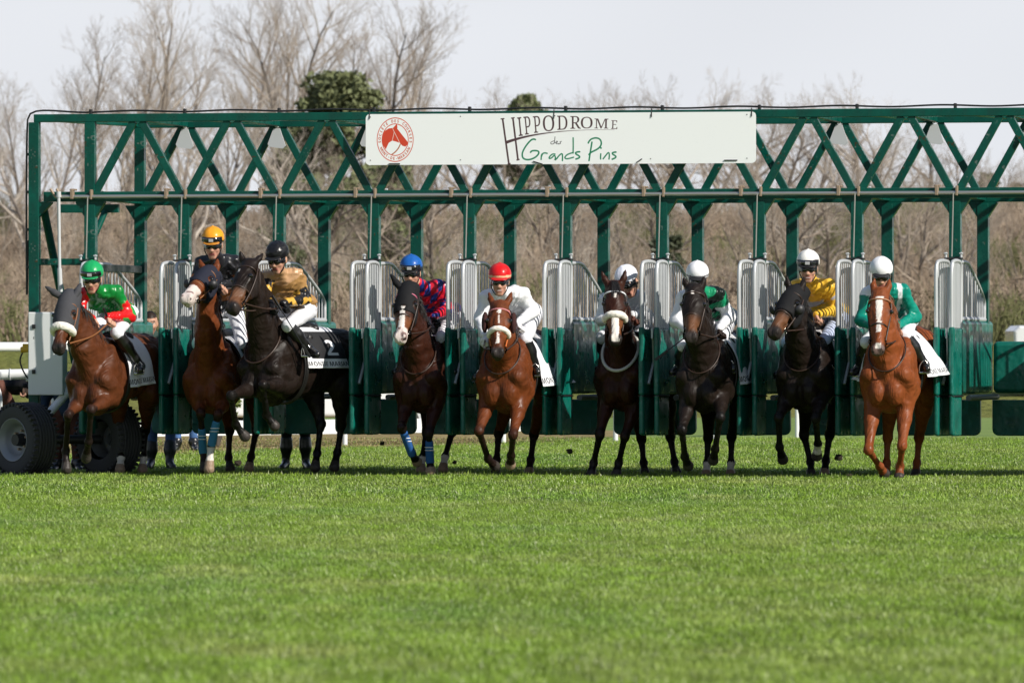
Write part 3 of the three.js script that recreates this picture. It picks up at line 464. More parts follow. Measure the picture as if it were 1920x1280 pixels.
  const tl = [], dock = tr(-1.86, 0, 1.34); for (let i = 0; i < 130; i++) { const a = r() * 6.28, q = .05 * Math.sqrt(r()), l = (o.tailLen ?? .5) + .2 * r(), pts = []; for (let k = 0; k <= 5; k++) { const t = k / 5; pts.push(dock.clone().addScaledVector(fw, -.12 * Math.sin(t * 2) + q * Math.cos(a) * (1 + t)).addScaledVector(rt, q * Math.sin(a) * (1 + t) + (o.tailSwing || 0) * t * t).add(V(0, -l * t, 0))); } tl.push(pts); }
  part('tail', strands(tl, 4, .008), hair, root);
  // hood over the head, with eye openings
  const headAndPoll = [...head, cone(h(-.08, -.1, 0), h(.06, -.09, 0), .095, .095, .02), ell(h(.12, -.14, 0), hx, [.11, .078, .1], .02)];
  if (o.hood) {
    const [d0, d1] = o.hood.range, hc = o.hood.color;
    const hp = (p, f) => { const q = p.clone().sub(poll), d = q.dot(D) / HL * .61, n = q.dot(N) / HS, x = q.dot(X) / HS; let v = Math.max(f + .002 * (noise(p.x * 40, p.y * 40, p.z * 40) - .5), d - d1 - .35 * Math.max(0, -.06 - n), d0 - d); if (o.hood.nose) v = Math.max(v, Math.min(d - .24, n - o.hood.nose)); for (const s of [-1, 1]) v = Math.max(v, .044 - Math.hypot((d - .205) * .85, (n + .012) * .9, x - s * .1)); return v; };
    const hm = part('hood', skin(headAndPoll, .0105, { inflate: .01, post: hp }), mat(hc, .75, { specularIntensity: .3 }), root);
    if (ears.length) part('ear_cover', skin(ears, .01, { inflate: .004 }), hm.material, hm);
    if (o.hood.cups) for (const s of o.hood.cups) { const c = h(.235, -.03, s * .115), g = new THREE.SphereGeometry(.06, 18, 10, 0, Math.PI * 2, 0, 1.35), q = new THREE.Quaternion().setFromUnitVectors(UP, X.clone().multiplyScalar(s).addScaledVector(D, .75).normalize()); g.applyQuaternion(q); g.translate(c.x, c.y, c.z); part('eye_cup', g, mat(o.hood.cupColor ?? [.02, .02, .022], .5, { side: THREE.DoubleSide }), hm); }
  }
  // bridle
  const br = new THREE.Group(); br.name = 'bridle'; root.add(br);
  const lm = HM[o.leather ?? 'leather'], nbd = .34;
  const loop = (d, cn, ra, rb, rad, m, name) => part(name, ringAround(h(d, cn, 0), N, X, ra * HS, rb * HS, rad, 26), m, br);
  if (!o.sheep) loop(nbd, -.055, .105, .072, .0105, lm, 'noseband'); else {
    const g = [], n = o.sheep.arc ?? 1, R2 = RNG(8); const rr = o.sheep.r, sp = []; for (let i = 0; i <= 30; i++) { const t = (i / 30 - .5) * Math.PI * n, q = 1; sp.push(h(o.sheep.d, -.05, 0).addScaledVector(N, .1 * HS * Math.cos(t)).addScaledVector(X, .085 * HS * Math.sin(t))); }
    const prims = []; for (let i = 0; i < 30; i++) prims.push(cone(sp[i], sp[i + 1], rr, rr, .006));
    part('sheepskin_noseband', skin(prims, .0095, { post: (p, f) => f - .016 * (noise(p.x * 55, p.y * 55, p.z * 55) - .45) }), o.sheep.m ?? HM.fleece, br);
  }
  if (!o.noBrow) loop(.1, -.02, .075, .092, .009, o.brow ?? lm, 'browband');
  for (const s of [-1, 1]) {
    part('cheek_strap', tube([h(.02, -.06, s * .08), h(.14, -.06, s * .1), h(.3, -.075, s * .083), h(.46, -.07, s * .062)], .0085, 20, 6), lm, br);
    part('throat_strap', tube([h(.03, -.1, s * .075), h(.17, -.18, s * .06), h(.2, -.225, 0)], .006, 14, 5), lm, br);
    part('bit_ring', new THREE.TorusGeometry(.032, .006, 6, 20).applyMatrix4(new THREE.Matrix4().makeBasis(D, N, X).setPosition(h(.48, -.07, s * .066))), HM.metal, br);
  }
  if (o.fleeceCheeks) for (const s of [-1, 1]) part('cheek_fleece', skin([ell(h(.17, -.06, s * .125), hx, [.13, .035, .075], .01)], .011, { post: (p, f) => f - .014 * (noise(p.x * 60, p.y * 60, p.z * 60) - .5) }), o.fleeceCheeks, br);
  if (o.neckStrap) { const c = tr(-.06, 0, 1.28), pts = []; for (let i = 0; i < 20; i++) { const t = i / 20 * 2 * Math.PI; pts.push(L3(wit, pk, .12).lerp(L3(breast, th, .05), .5 - .5 * Math.cos(t)).addScaledVector(rt, .185 * S * Math.sin(t)).addScaledVector(fw, .1 * (1 - Math.cos(t)) * .5 + .045).add(V(0, .06 * Math.cos(t), 0))); } part('neck_strap', tube(pts, o.neckStrap.r ?? .008, 60, 6, true), o.neckStrap.m ?? lm, br); }
  // bandages
  for (const b of legBones) if (b.L.wrap) { const w = b.L.wrap; const a = L3(b.k, b.f, w[0]), e = w[1] > 1 ? L3(b.f, b.cor, (w[1] - 1)) : L3(b.k, b.f, w[1]); const bd = part('leg_bandage', skin([cone(a, e, .042, .046, .006)], .011, { post: (p, f) => f - .004 * Math.sin(p.y * 220) * .3 }), clothMat(o.wrapColor, .8), root); for (const t of [.25, .4]) part('bandage_tape', ringAround(L3(a, e, t), fw, rt, .046, .046, .005, 16), HM.white, bd); }
  // saddle, girth, cloth
  const sd0 = part('saddle', skin([cone(tr(-.62, 0, 1.57), tr(-.98, 0, 1.55), .07, .085, .02), cone(tr(-.75, -.16, 1.45), tr(-.75, .16, 1.45), .07, .07, .03), cone(tr(-1.0, -.1, 1.55), tr(-1.0, .1, 1.55), .05, .05, .02)], .014), HM.leatherBlack, root);
  { const pts = []; for (let i = 0; i < 24; i++) { const t = i / 24 * 2 * Math.PI; pts.push(tr(-.52, .285 * Math.sin(t), 1.16 + .385 * Math.cos(t))); } const g = tube(pts, .012, 60, 6, true); for (let i = 0; i < g.attributes.position.count; i++) { } part('girth', mergeGeometries([g, g.clone().translate(fw.x * -.03, 0, fw.z * -.03), g.clone().translate(fw.x * -.055, 0, fw.z * -.055)]), o.girth ?? HM.leatherBlack, root); }
  const cl = o.cloth ?? {};
  { const nu = 44, nv = 16, T = .004, fl = cl.flare ?? [.1, .1], lo2 = cl.low ?? [1.02, 1.02], a0 = cl.a0 ?? -.46, a1 = cl.a1 ?? -1.12; const pos = [], idx = [], uv = [];
    const sp = (u, v) => { const s = Math.sign(u), m = Math.abs(u), low = lo2[s < 0 ? 0 : 1], f = fl[s < 0 ? 0 : 1], a = a0 + (a1 - a0) * v, c = 1.58 + (low - 1.58) * m; const body = .28 * Math.sqrt(Math.max(0, 1 - Math.pow(Math.max(0, (c - 1.19)) / .395, 2))) + .012; const wv = .014 * Math.sin(v * 13 + u * 5) * m + .02 * Math.sin(v * 5 + s) * m * m; return tr(a - .05 * m * (cl.rake ?? 1), s * (Math.max(body, .02) + f * m * m * (.3 + 1.15 * v)) + wv, c + .006); };
    for (const side of [0, 1]) for (let j = 0; j <= nv; j++) for (let i = 0; i <= nu; i++) { const u = -1 + 2 * i / nu, v = j / nv, p = sp(u, v); if (side) p.addScaledVector(UP, -T).addScaledVector(rt, -T * Math.sign(u)); pos.push(p.x, p.y, p.z); uv.push(u, v); }
    const st = (nu + 1) * (nv + 1); for (let j = 0; j < nv; j++) for (let i = 0; i < nu; i++) { const a = j * (nu + 1) + i, b = a + 1, c = a + nu + 1, d = c + 1; idx.push(a, b, c, b, d, c, a + st, c + st, b + st, b + st, c + st, d + st); }
    const rim = []; for (let i = 0; i < nu; i++) { rim.push([i, i + 1], [nv * (nu + 1) + i + 1, nv * (nu + 1) + i]); } for (let j = 0; j < nv; j++) rim.push([(j + 1) * (nu + 1), j * (nu + 1)], [j * (nu + 1) + nu, (j + 1) * (nu + 1) + nu]); for (const [a, b] of rim) idx.push(b, a, a + st, b, a + st, b + st);
    const g = new THREE.BufferGeometry(); g.setAttribute('position', new THREE.Float32BufferAttribute(pos, 3)); g.setAttribute('uv', new THREE.Float32BufferAttribute(uv, 2)); g.setIndex(idx); g.computeVertexNormals();
    const m = HM.white.clone(); m.side = THREE.DoubleSide;
    { const cv = document.createElement('canvas'); cv.width = 1024; cv.height = 512; const x = cv.getContext('2d'); x.fillStyle = '#e4e5ea'; x.fillRect(0, 0, 1024, 512);
      // canvas: x follows u (side to side), y follows v from the front of the cloth backwards
      for (const s of [-1, 1]) { x.save(); x.translate(512, 256); x.scale(s, 1); // s = 1: the side on the viewer's right
        if (cl.dark) { x.fillStyle = '#1b1b1e'; x.fillRect(70, -200, 330, 470); }
        x.fillStyle = '#ecedf0'; x.fillRect(cl.dark ? 400 : 430, -256, 130, 512);
        x.restore(); x.save(); x.fillStyle = '#15161c'; x.translate(512 + s * 462, 262); x.rotate(s * Math.PI / 2); x.scale(.8, -1); x.font = 'bold 74px sans-serif'; x.textAlign = 'center'; x.textBaseline = 'middle'; x.fillText('MONT DE MARSAN', 0, 0);
        if (cl.num) { x.fillStyle = '#e8e8ec'; x.setTransform(1, 0, 0, 1, 0, 0); x.translate(512 + s * 270, 350); x.rotate(s * Math.PI / 2); x.scale(1, -1); x.font = 'bold 260px sans-serif'; x.fillText(cl.num, 0, 0); }
        x.restore(); }
      const t = new THREE.CanvasTexture(cv); t.colorSpace = THREE.SRGBColorSpace; t.repeat.set(.5, -1); t.offset.set(.5, 1); t.wrapS = t.wrapT = THREE.RepeatWrapping; m.map = t; m.color.setRGB(.9, .9, .9); }
    part('saddle_cloth', g, m, root); }
  return { root, tr, h, base, bit: (s) => h(.48, -.07, s * .072).add(base), wit: wit.clone().add(base), world: (a, b, c) => tr(a, b, c).add(base) };
}

// front view leg: s side (-1 viewer's left), k knee or hock, f fetlock, h hoof
const F = (s, k, f, h, o = {}) => ({ front: true, s, k, f, h, ...o }), R = (s, k, f, h, o = {}) => ({ s, k, f, h, ...o });
const H = {};
H.h1 = horse({ x: -4.42, z: 1.25, psi: 18, s: .97, coat: 'bay', label: 'bay horse in grey hood and white fleece noseband, beside the tyres', poll: [-4.605, 1.884, 1.550], muzzle: [-4.680, 1.354, 1.850], faceRef: [-.35, .5, 1], ears: [[-4.834, 1.989, 1.500], [-4.467, 2.023, 1.450]], hoodEars: true,
  hood: { range: [-.1, .335], color: [.055, .056, .062] }, sheep: { d: .355, r: .036, arc: 1.25 }, leather: 'tan', maneSide: 1,
  legs: [F(-1, [-4.600, 0.659, 1.450], [-4.643, 0.285, 1.200], [-4.629, 0.070, 1.250]), F(1, [-4.354, 0.715, 1.600], [-4.396, 0.382, 1.350], [-4.436, 0.191, 1.150]), R(-1, [-4.171, 0.474, -0.300], [-4.143, 0.193, -0.200], [-4.149, 0.048, -0.100], { white: .4, pale: true }), R(1, [-3.899, 0.489, -0.500], [-3.919, 0.189, -0.450], [-3.925, 0.044, -0.350], { white: .4, pale: true })], cloth: { flare: [.06, .05], low: [1.05, 1.04] } });
H.h2 = horse({ x: -3.22, z: .62, psi: 13, s: .98, coat: 'redbay', label: 'red bay horse in navy hood with white nose, under orange-capped rider', poll: [-3.160, 2.173, 0.900], muzzle: [-3.361, 1.885, 1.380], faceRef: [-.2, 1, .55], ears: [[-3.275, 2.291, 0.820], [-3.080, 2.291, 0.800]], whiteNose: .4,
  hood: { range: [-.06, .31], color: [.02, .022, .035], cups: [-1, 1], cupColor: [.012, .012, .014] }, leather: 'tan', wrapColor: [.03, .18, .35], bow: .05,
  legs: [F(-1, [-3.255, 0.664, 0.750], [-3.242, 0.277, 0.550], [-3.217, 0.060, 0.600], { wrap: [.45, 1.1] }), F(1, [-3.075, 0.653, 0.800], [-3.151, 0.318, 0.700], [-3.172, 0.062, 0.750], { wrap: [.25, .9], white: .55, pale: true }), R(-1, [-3.023, 0.478, -1.000], [-3.034, 0.182, -1.000], [-3.008, 0.046, -0.900]), R(1, [-2.738, 0.478, -1.000], [-2.791, 0.194, -0.900], [-2.810, 0.059, -0.800], { pale: true })], cloth: { flare: [.05, .05] } });
H.h3 = horse({ x: -2.66, z: 1.3, psi: 30, s: 1.0, lift: .0, coat: 'black', label: 'black horse leaping sideways with white star, cloth numbered 2', poll: [-2.735, 2.237, 1.550], muzzle: [-2.875, 1.804, 1.920], faceRef: [-.7, .8, .8], ears: [[-2.820, 2.359, 1.500], [-2.574, 2.338, 1.420]], marks: [[.13, .17, .012, .01, -.01]], neckStrap: { r: .012 }, leather: 'leather', maneSide: -1,
  legs: [F(-1, [-2.904, 0.859, 1.750], [-2.864, 0.560, 1.500], [-2.750, 0.416, 1.450]), F(1, [-2.572, 0.970, 1.800], [-2.544, 0.659, 1.500], [-2.446, 0.526, 1.450]), R(-1, [-2.017, 0.552, 0.150], [-2.054, 0.245, 0.250], [-2.073, 0.078, 0.350]), R(1, [-1.800, 0.551, 0.050], [-1.845, 0.253, 0.050], [-1.877, 0.075, 0.150])], cloth: { flare: [.04, .05], low: [1.12, 1.14], dark: true, num: '2', a0: -.5, a1: -1.25 } });
H.h4 = horse({ x: -1.0, z: 1.0, psi: 12, coat: 'darkbay', s: .99, label: 'dark bay horse in black hood with broad white blaze and blue bandages', poll: [-1.091, 1.975, 1.250], muzzle: [-1.152, 1.454, 1.620], faceRef: [-.22, .55, 1], ears: [[-1.263, 2.119, 1.200], [-1.022, 2.033, 1.000]], hoodEars: true, marks: [[.25, .62, .02, .034, 0]], whiteNose: .47,
  hood: { range: [-.1, .3], color: [.012, .012, .013], nose: .055 }, brow: mat([.5, .12, .2], .5), wrapColor: [.012, .09, .3], neckStrap: {},
  legs: [F(-1, [-1.148, 0.523, 1.150], [-1.045, 0.254, 0.950], [-0.986, 0.152, 0.800], { wrap: [.2, 1.0], pale: true }), F(1, [-0.866, 0.467, 1.050], [-0.857, 0.187, 0.900], [-0.845, 0.043, 0.950], { wrap: [.35, 1.25], pale: true }), R(-1, [-0.908, 0.460, -0.600], [-0.952, 0.189, -0.500], [-0.968, 0.043, -0.400], { white: .5, pale: true }), R(1, [-0.636, 0.470, -0.700], [-0.714, 0.199, -0.550], [-0.736, 0.054, -0.450], { white: .5, pale: true })], cloth: { flare: [.13, .06], low: [1.22, 1.05] } });
H.h5 = horse({ x: -.13, z: 1.65, psi: 13, coat: 'redbay', s: 1.0, label: 'red bay horse with fleece cheek pieces, under the red-capped rider', poll: [-0.126, 1.804, 1.950], muzzle: [-0.142, 1.365, 2.300], faceRef: [0, .6, 1], ears: [[-0.247, 1.937, 1.800], [0.000, 1.937, 1.800]], marks: [[.1, .15, .018, .012, 0], [.15, .27, .005, .004, 0], [.37, .5, .008, .014, -.005]], sheep: { d: .33, r: .022, arc: 1.1 }, brow: mat([.55, .2, .22], .6), fleeceCheeks: mat([.035, .008, .007], .95), leather: 'orange', neckStrap: { m: HM.leather },
  legs: [F(-1, [-0.341, 0.496, 1.750], [-0.248, 0.206, 1.450], [-0.166, 0.115, 1.300]), F(1, [0.011, 0.459, 1.850], [-0.011, 0.241, 1.600], [-0.017, 0.129, 1.450], { pale: true }), R(-1, [-0.141, 0.454, -0.100], [-0.163, 0.174, 0.000], [-0.180, 0.006, 0.100]), R(1, [0.232, 0.435, -0.300], [0.198, 0.171, -0.200], [0.175, 0.003, -0.100], { pale: true })], cloth: { flare: [.2, .19], low: [1.06, 1.02] } });
H.h6 = horse({ x: 1.1, z: .95, psi: 14, coat: 'darkbay', s: 1.02, label: 'dark bay horse with white fleece noseband and pale breast girth', poll: [1.069, 2.009, 1.200], muzzle: [1.071, 1.476, 1.500], faceRef: [.02, .5, 1], ears: [[0.926, 2.159, 1.150], [1.187, 2.175, 1.150]], marks: [[.36, .6, .03, .03, 0], [.11, .17, .012, .01, 0]], sheep: { d: .335, r: .03, arc: 1.1 }, brow: HM.white, maneSide: -1, neckStrap: { r: .017, m: mat([.5, .5, .47], .8) },
  legs: [F(-1, [0.917, 0.449, 0.950], [0.852, 0.152, 0.800], [0.818, -0.003, 0.850]), F(1, [1.179, 0.432, 0.900], [1.115, 0.151, 0.750], [1.086, 0.013, 0.800]), R(-1, [1.381, 0.390, -0.750], [1.403, 0.129, -0.700], [1.419, -0.006, -0.600]), R(1, [1.692, 0.411, -0.900], [1.736, 0.138, -0.850], [1.757, 0.003, -0.750])], tailSwing: .12, tailLen: .8, forelock: true, cloth: { flare: [.06, .06] } });
H.h7 = horse({ x: 1.93, z: 1.95, psi: 13, coat: 'black', s: 1.0, label: 'near-black horse with tan muzzle and small star, under green-hooped rider', poll: [1.870, 1.977, 2.200], muzzle: [1.828, 1.495, 2.550], faceRef: [-.08, .6, 1], ears: [[1.756, 2.082, 2.150], [1.975, 2.093, 2.150]], marks: [[.08, .13, .014, .012, -.005]], neckStrap: {}, maneSide: 1,
  legs: [F(-1, [1.746, 0.511, 2.100], [1.780, 0.234, 1.850], [1.827, 0.122, 1.700]), F(1, [2.136, 0.644, 2.250], [2.090, 0.312, 1.950], [2.072, 0.178, 1.800]), R(-1, [2.066, 0.412, 0.200], [2.054, 0.144, 0.250], [2.040, -0.012, 0.350], { white: .3, pale: true }), R(1, [2.316, 0.422, 0.100], [2.311, 0.141, 0.100], [2.296, -0.014, 0.200], { white: .3, pale: true })], cloth: { flare: [.13, .12], low: [1.06, 1.04] } });
H.h8 = horse({ x: 2.97, z: 1.85, psi: 13, coat: 'black', s: 1.02, label: 'black horse in black hood with eye cups, under yellow-clad rider', poll: [2.901, 1.956, 2.100], muzzle: [2.684, 1.539, 2.500], faceRef: [-.55, .6, 1], ears: [[2.816, 2.110, 2.050], [3.004, 2.094, 2.000]], hood: { range: [-.1, .325], color: [.012, .012, .013], cups: [-1, 1] }, leather: 'leather', neckStrap: {},
  legs: [F(-1, [2.746, 0.636, 2.000], [2.759, 0.332, 1.800], [2.805, 0.186, 1.600]), F(1, [3.118, 0.632, 2.150], [3.155, 0.365, 1.800], [3.150, 0.220, 1.650], { white: .5 }), R(-1, [3.075, 0.441, 0.250], [3.142, 0.155, 0.250], [3.147, -0.022, 0.400]), R(1, [3.353, 0.439, 0.050], [3.311, 0.164, 0.100], [3.290, -0.003, 0.200], { pale: true })], cloth: { flare: [.13, .1], low: [1.1, 1.06] } });
H.h9 = horse({ x: 3.8, z: 2.75, psi: 13, coat: 'chestnut', s: 1.02, label: 'bright chestnut horse with long white blaze, furthest right', poll: [3.737, 1.927, 3.000], muzzle: [3.702, 1.375, 3.250], faceRef: [-.03, .45, 1], ears: [[3.682, 2.068, 2.900], [3.839, 2.058, 2.900]], marks: [[.07, .3, .034, .02, -.004], [.3, .42, .016, .022, 0], [.53, .575, .02, .025, 0]], brow: mat([.35, .16, .08], .5), neckStrap: {}, maneSide: 1,
  legs: [F(-1, [3.630, 0.317, 2.750], [3.759, 0.144, 2.450], [3.821, 0.055, 2.300]), F(1, [3.969, 0.356, 2.800], [3.958, 0.147, 2.600], [3.945, 0.012, 2.650]), R(-1, [3.917, 0.422, 1.000], [3.903, 0.156, 1.050], [3.889, 0.012, 1.100]), R(1, [4.253, 0.420, 0.850], [4.231, 0.153, 0.850], [4.208, 0.004, 0.950])], cloth: { flare: [.17, .17], low: [1.05, 1.1], a1: -.95 } });

// ---------------------------------------------------------------- riders and handlers
const satin = new THREE.MeshPhysicalMaterial({ vertexColors: true, roughness: .3, specularIntensity: .7 }), matte = new THREE.MeshPhysicalMaterial({ vertexColors: true, roughness: .7, specularIntensity: .35 });
const skinMat = new THREE.MeshPhysicalMaterial({ vertexColors: true, roughness: .52, specularIntensity: .4 });
const bootMat = mat([.009, .009, .01], .28, { clearcoat: .4, clearcoatRoughness: .3 }), lensMat = mat([.006, .006, .008], .12, { clearcoat: 1 });
const SKIN = [.52, .29, .2];
function frameOf(look, up = UP) { const Fv = A(look).normalize(), Rv = Fv.clone().cross(up).normalize().negate(); const Uv = Rv.clone().cross(Fv).normalize().negate(); return { Fv, Rv, Uv: Uv.y < 0 ? Uv.negate() : Uv }; }
function headPrims(c, f, s = 1.1) { // c at the level of the eyes
  const q = (r, u, w) => c.clone().addScaledVector(f.Rv, r * s).addScaledVector(f.Uv, u * s).addScaledVector(f.Fv, w * s), axs = [f.Rv, f.Uv, f.Fv];
  const P = [ell(q(0, .03, -.005), axs, [.076 * s, .1 * s, .098 * s], .01), ell(q(0, -.05, .022), axs, [.058 * s, .062 * s, .066 * s], .012), cone(q(0, .005, .088), q(0, -.034, .106), .011 * s, .015 * s, .006), cone(q(-.012, -.036, .094), q(.012, -.036, .094), .011 * s, .011 * s, .005), cone(q(-.012, -.104, .062), q(.012, -.104, .062), .022 * s, .022 * s, .01), cone(q(-.02, -.065, .082), q(.02, -.065, .082), .009 * s, .009 * s, .005), cone(q(-.018, -.078, .08), q(.018, -.078, .08), .009 * s, .009 * s, .005)];
  for (const d of [-1, 1]) P.push(ell(q(d * .035, -.028, .068), axs, [.026 * s, .024 * s, .022 * s], .009), ell(q(d * .078, -.01, -.01), axs, [.01 * s, .032 * s, .02 * s], .005), cone(q(d * .012, .022, .09), q(d * .05, .022, .076), .012 * s, .011 * s, .007));
  return { P, q, axs, s };
}
function fist(w, dir, out, s = 1) { // hand closed on a rein: w wrist, dir along the hand, out thumb side
  const D = dir.clone().normalize(), T = out.clone().sub(D.clone().multiplyScalar(out.dot(D))).normalize(), N = D.clone().cross(T).normalize();
  const q = (d, t, n) => w.clone().addScaledVector(D, d * s).addScaledVector(T, t * s).addScaledVector(N, n * s), P = [cone(q(0, 0, 0), q(.05, 0, .0), .026 * s, .03 * s, .006), ell(q(.055, 0, 0), [D, T, N], [.045 * s, .042 * s, .018 * s], .005)];
  [[.03, .035], [.01, .04], [-.011, .037], [-.031, .03]].forEach(([t, l]) => { const a = q(.09, t, .004), b = q(.09 + l * .55, t, -.02), c = q(.09 + l * .3, t, -.047), d = q(.066, t, -.05); P.push(cone(a, b, .0095 * s, .009 * s, .003), cone(b, c, .009 * s, .0085 * s, .003), cone(c, d, .0085 * s, .008 * s, .003)); });
  P.push(cone(q(.03, .034, -.008), q(.07, .05, -.022), .012 * s, .0105 * s, .004), cone(q(.07, .05, -.022), q(.095, .034, -.04), .01 * s, .0085 * s, .003)); return P;
}
const plain = (c) => () => c;
function person(o, J) { // J: joints in world metres; o: dress
  const CS = o.coarse ?? 1, base = V(o.x, o.y0 ?? 0, o.z), root = thing('person', o.label, 'person', o.group, base.toArray());
  const j = {}; for (const k in J) j[k] = (J[k].isVector3 ? J[k].clone() : A(J[k])).sub(base);
  const f = frameOf(o.look, o.tilt ? A(o.tilt) : UP), hd = headPrims(j.head, f, o.hs ?? 1.13), q = hd.q;
  const L3 = (a, b, t) => a.clone().lerp(b, t), sh = L3(j.sL, j.sR, .5), across = j.sR.clone().sub(j.sL).normalize(), spine = sh.clone().sub(j.hip).normalize(), chestN = across.clone().cross(spine).normalize(); if (chestN.dot(f.Fv) < 0) chestN.negate();
  const tax = [across, spine, chestN], nk = sh.clone().addScaledVector(spine, .03);
  const hipL = j.hip.clone().addScaledVector(across, -.09), hipR = j.hip.clone().addScaledVector(across, .09);
  // whole body under the clothes
  const torso = (g) => [ell(L3(j.hip, sh, .78), tax, [.152 + g, .16 + g, .1 + g], .02), ell(L3(j.hip, sh, .42), tax, [.128 + g, .18 + g, .092 + g], .02), ell(j.hip, tax, [.15 + g, .12 + g, .11 + g], .02), cone(j.sL, j.sR, .055 + g, .055 + g, .02), cone(L3(j.sL, sh, .4).addScaledVector(spine, .02), nk, .05 + g, .045 + g, .015), cone(L3(j.sR, sh, .4).addScaledVector(spine, .02), nk, .05 + g, .045 + g, .015)];
  const arms = (g, fl = 0) => [cone(j.sL, j.eL, .05 + g, .038 + g + fl, .012), cone(j.eL, j.wL, .038 + g + fl, .026 + g, .01), cone(j.sR, j.eR, .05 + g, .038 + g + fl, .012), cone(j.eR, j.wR, .038 + g + fl, .026 + g, .01)];
  const thighs = (g) => [cone(hipL, j.kL, .088 + g, .056 + g, .015), cone(hipR, j.kR, .088 + g, .056 + g, .015)];
  const footOf = (k, a, t, g) => [cone(k, L3(k, a, .35), .052 + g, .056 + g, .012), cone(L3(k, a, .35), a, .056 + g, .036 + g, .012), cone(a, t, .034 + g, .03 + g, .008), cone(a, a.clone().addScaledVector(t.clone().sub(a).normalize(), -.035).add(V(0, -.03, 0)), .03 + g, .026 + g, .008), cone(a.clone().add(V(0, -.03, 0)), t.clone().add(V(0, -.012, 0)), .026 + g, .022 + g, .006)];
  const neck = [cone(nk, q(0, -.06, -.03), .055, .054, .012)];
  const noseTip = q(0, -.03, .11), gl = o.gloves;
  const hands = [...fist(j.wL, (o.handDir ? A(o.handDir) : chestN.clone().addScaledVector(UP, -.2)), UP.clone().addScaledVector(across, .3), 1.05), ...fist(j.wR, (o.handDir ? A(o.handDir) : chestN.clone().addScaledVector(UP, -.2)), UP.clone().addScaledVector(across, -.3), 1.05)];
  const skinColor = (p) => {
    const e = p.clone().sub(j.head), u = e.dot(f.Uv) / hd.s, r = e.dot(f.Rv) / hd.s, w = e.dot(f.Fv) / hd.s, n = fbm(p.x * 30, p.y * 30, p.z * 30); let c = [SKIN[0] * (.9 + .2 * n), SKIN[1] * (.9 + .2 * n), SKIN[2] * (.9 + .2 * n)];
    if (Math.abs(u) < .2 && w > .03) { const lip = Math.abs(u + .071); if (lip < .014 && Math.abs(r) < .027) c = [.4, .13, .11]; if (Math.abs(u + .0715) < .004 && Math.abs(r) < .024) c = o.smile ? [.7, .66, .6] : [.12, .03, .03]; if (u < -.03 && Math.abs(r) > .02 && Math.abs(r) < .06) c = mix(c, [.55, .24, .18], .4); if (Math.abs(u - .028) < .008 && Math.abs(r) > .014 && Math.abs(r) < .055) c = [.08, .04, .025]; if (Math.abs(u - .003) < .009 && Math.abs(Math.abs(r) - .033) < .014) c = Math.abs(Math.abs(r) - .033) < .006 ? [.05, .03, .02] : [.7, .66, .62]; if (o.beard && u < -.035) c = mix(c, [.1, .06, .04], .6); }
    if (o.hair && (u > .06 || (w < -.0 && u > -.05 && Math.abs(r) < .2)) && Math.abs(u) < .2 && e.length() < .2) c = o.hair;
    if (gl && (p.distanceTo(j.wL) < .14 || p.distanceTo(j.wR) < .14)) c = gl;
    return c;
  };
  const geoBody = skin([...neck, ...torso(-.014), ...arms(-.01), ...thighs(-.012), ...footOf(j.kL, j.aL, j.tL, -.016), ...footOf(j.kR, j.aR, j.tR, -.016)], .019, { color: skinColor }), geoHead = skin([...hd.P, ...neck], .0085 * CS, { color: skinColor });
  const geoHands = skin(hands, .0062 * CS, { color: skinColor });
  part('body', mergeGeometries([geoBody, geoHead, geoHands]), skinMat, root);
  // top
  const sd = o.x * 3.1, fold = (amp, fr) => (p, v) => { const a = p.clone().sub(j.hip), t = a.dot(spine), s = a.dot(across); const m = Math.abs(s); return v - amp * (Math.abs(noise((m * .75 + t * .7) * fr * 1.9 + sd, (t * .7 - m * .75) * fr * .45, a.dot(chestN) * fr * .5) - .5) * 2 - .4) - amp * .55 * (noise(p.x * 14 + p.y * 9, p.y * 44, p.z * 14) - .5); };
  const segs = [[j.sL, j.eL, -1, 0], [j.eL, j.wL, -1, 1], [j.sR, j.eR, 1, 0], [j.eR, j.wR, 1, 1]];
  const topColor = (p) => { const a = p.clone().sub(j.hip), len = sh.distanceTo(j.hip), t = a.dot(spine) / len, s = a.dot(across), n = a.dot(chestN); let arm = null, best = 1e9; for (const [A1, B1, sd2, lo] of segs) { const [d, tt] = segDist(p, A1, B1); if (d < best) { best = d; arm = { side: sd2, t: (tt + lo) / 2, lo }; } } const inArm = best < .1 && (Math.abs(s) > .165 || arm.t > .22); const w = fbm(p.x * 14, p.y * 14, p.z * 14); const c = o.silk({ t, s, n, arm: inArm ? arm : null, p, w }); const v = .92 + .16 * w; return [c[0] * v, c[1] * v, c[2] * v]; };
  const collar = [cone(nk.clone().addScaledVector(spine, -.01), L3(nk, q(0, -.06, -.03), .55), .068, .066, .01)];
  part(o.topName ?? 'silks', skin([...torso(.012), ...arms(.016, .012), ...collar], .0108 * CS, { color: topColor, post: fold(o.foldAmp ?? .0155, 15) }), o.topMat ?? satin, root);
  // legs
  const bc = o.breeches ?? [.74, .75, .8], cut = o.bootTop ?? .12;
  part(o.legName ?? 'breeches', skin([ell(j.hip, tax, [.155, .125, .118], .02), ...thighs(.008), cone(j.kL, L3(j.kL, j.aL, o.trouser ?? .25), .06, .055, .01), cone(j.kR, L3(j.kR, j.aR, o.trouser ?? .25), .06, .055, .01)], .013, { color: (p) => { const n = fbm(p.x * 11, p.y * 11, p.z * 11); return o.denim ? mix(bc, [bc[0] * 2, bc[1] * 1.8, bc[2] * 1.6], clamp(n * 1.6 - .5)) : [bc[0] * (.93 + .1 * n), bc[1] * (.93 + .1 * n), bc[2] * (.93 + .1 * n)]; }, post: fold(.009, 15) }), matte, root);
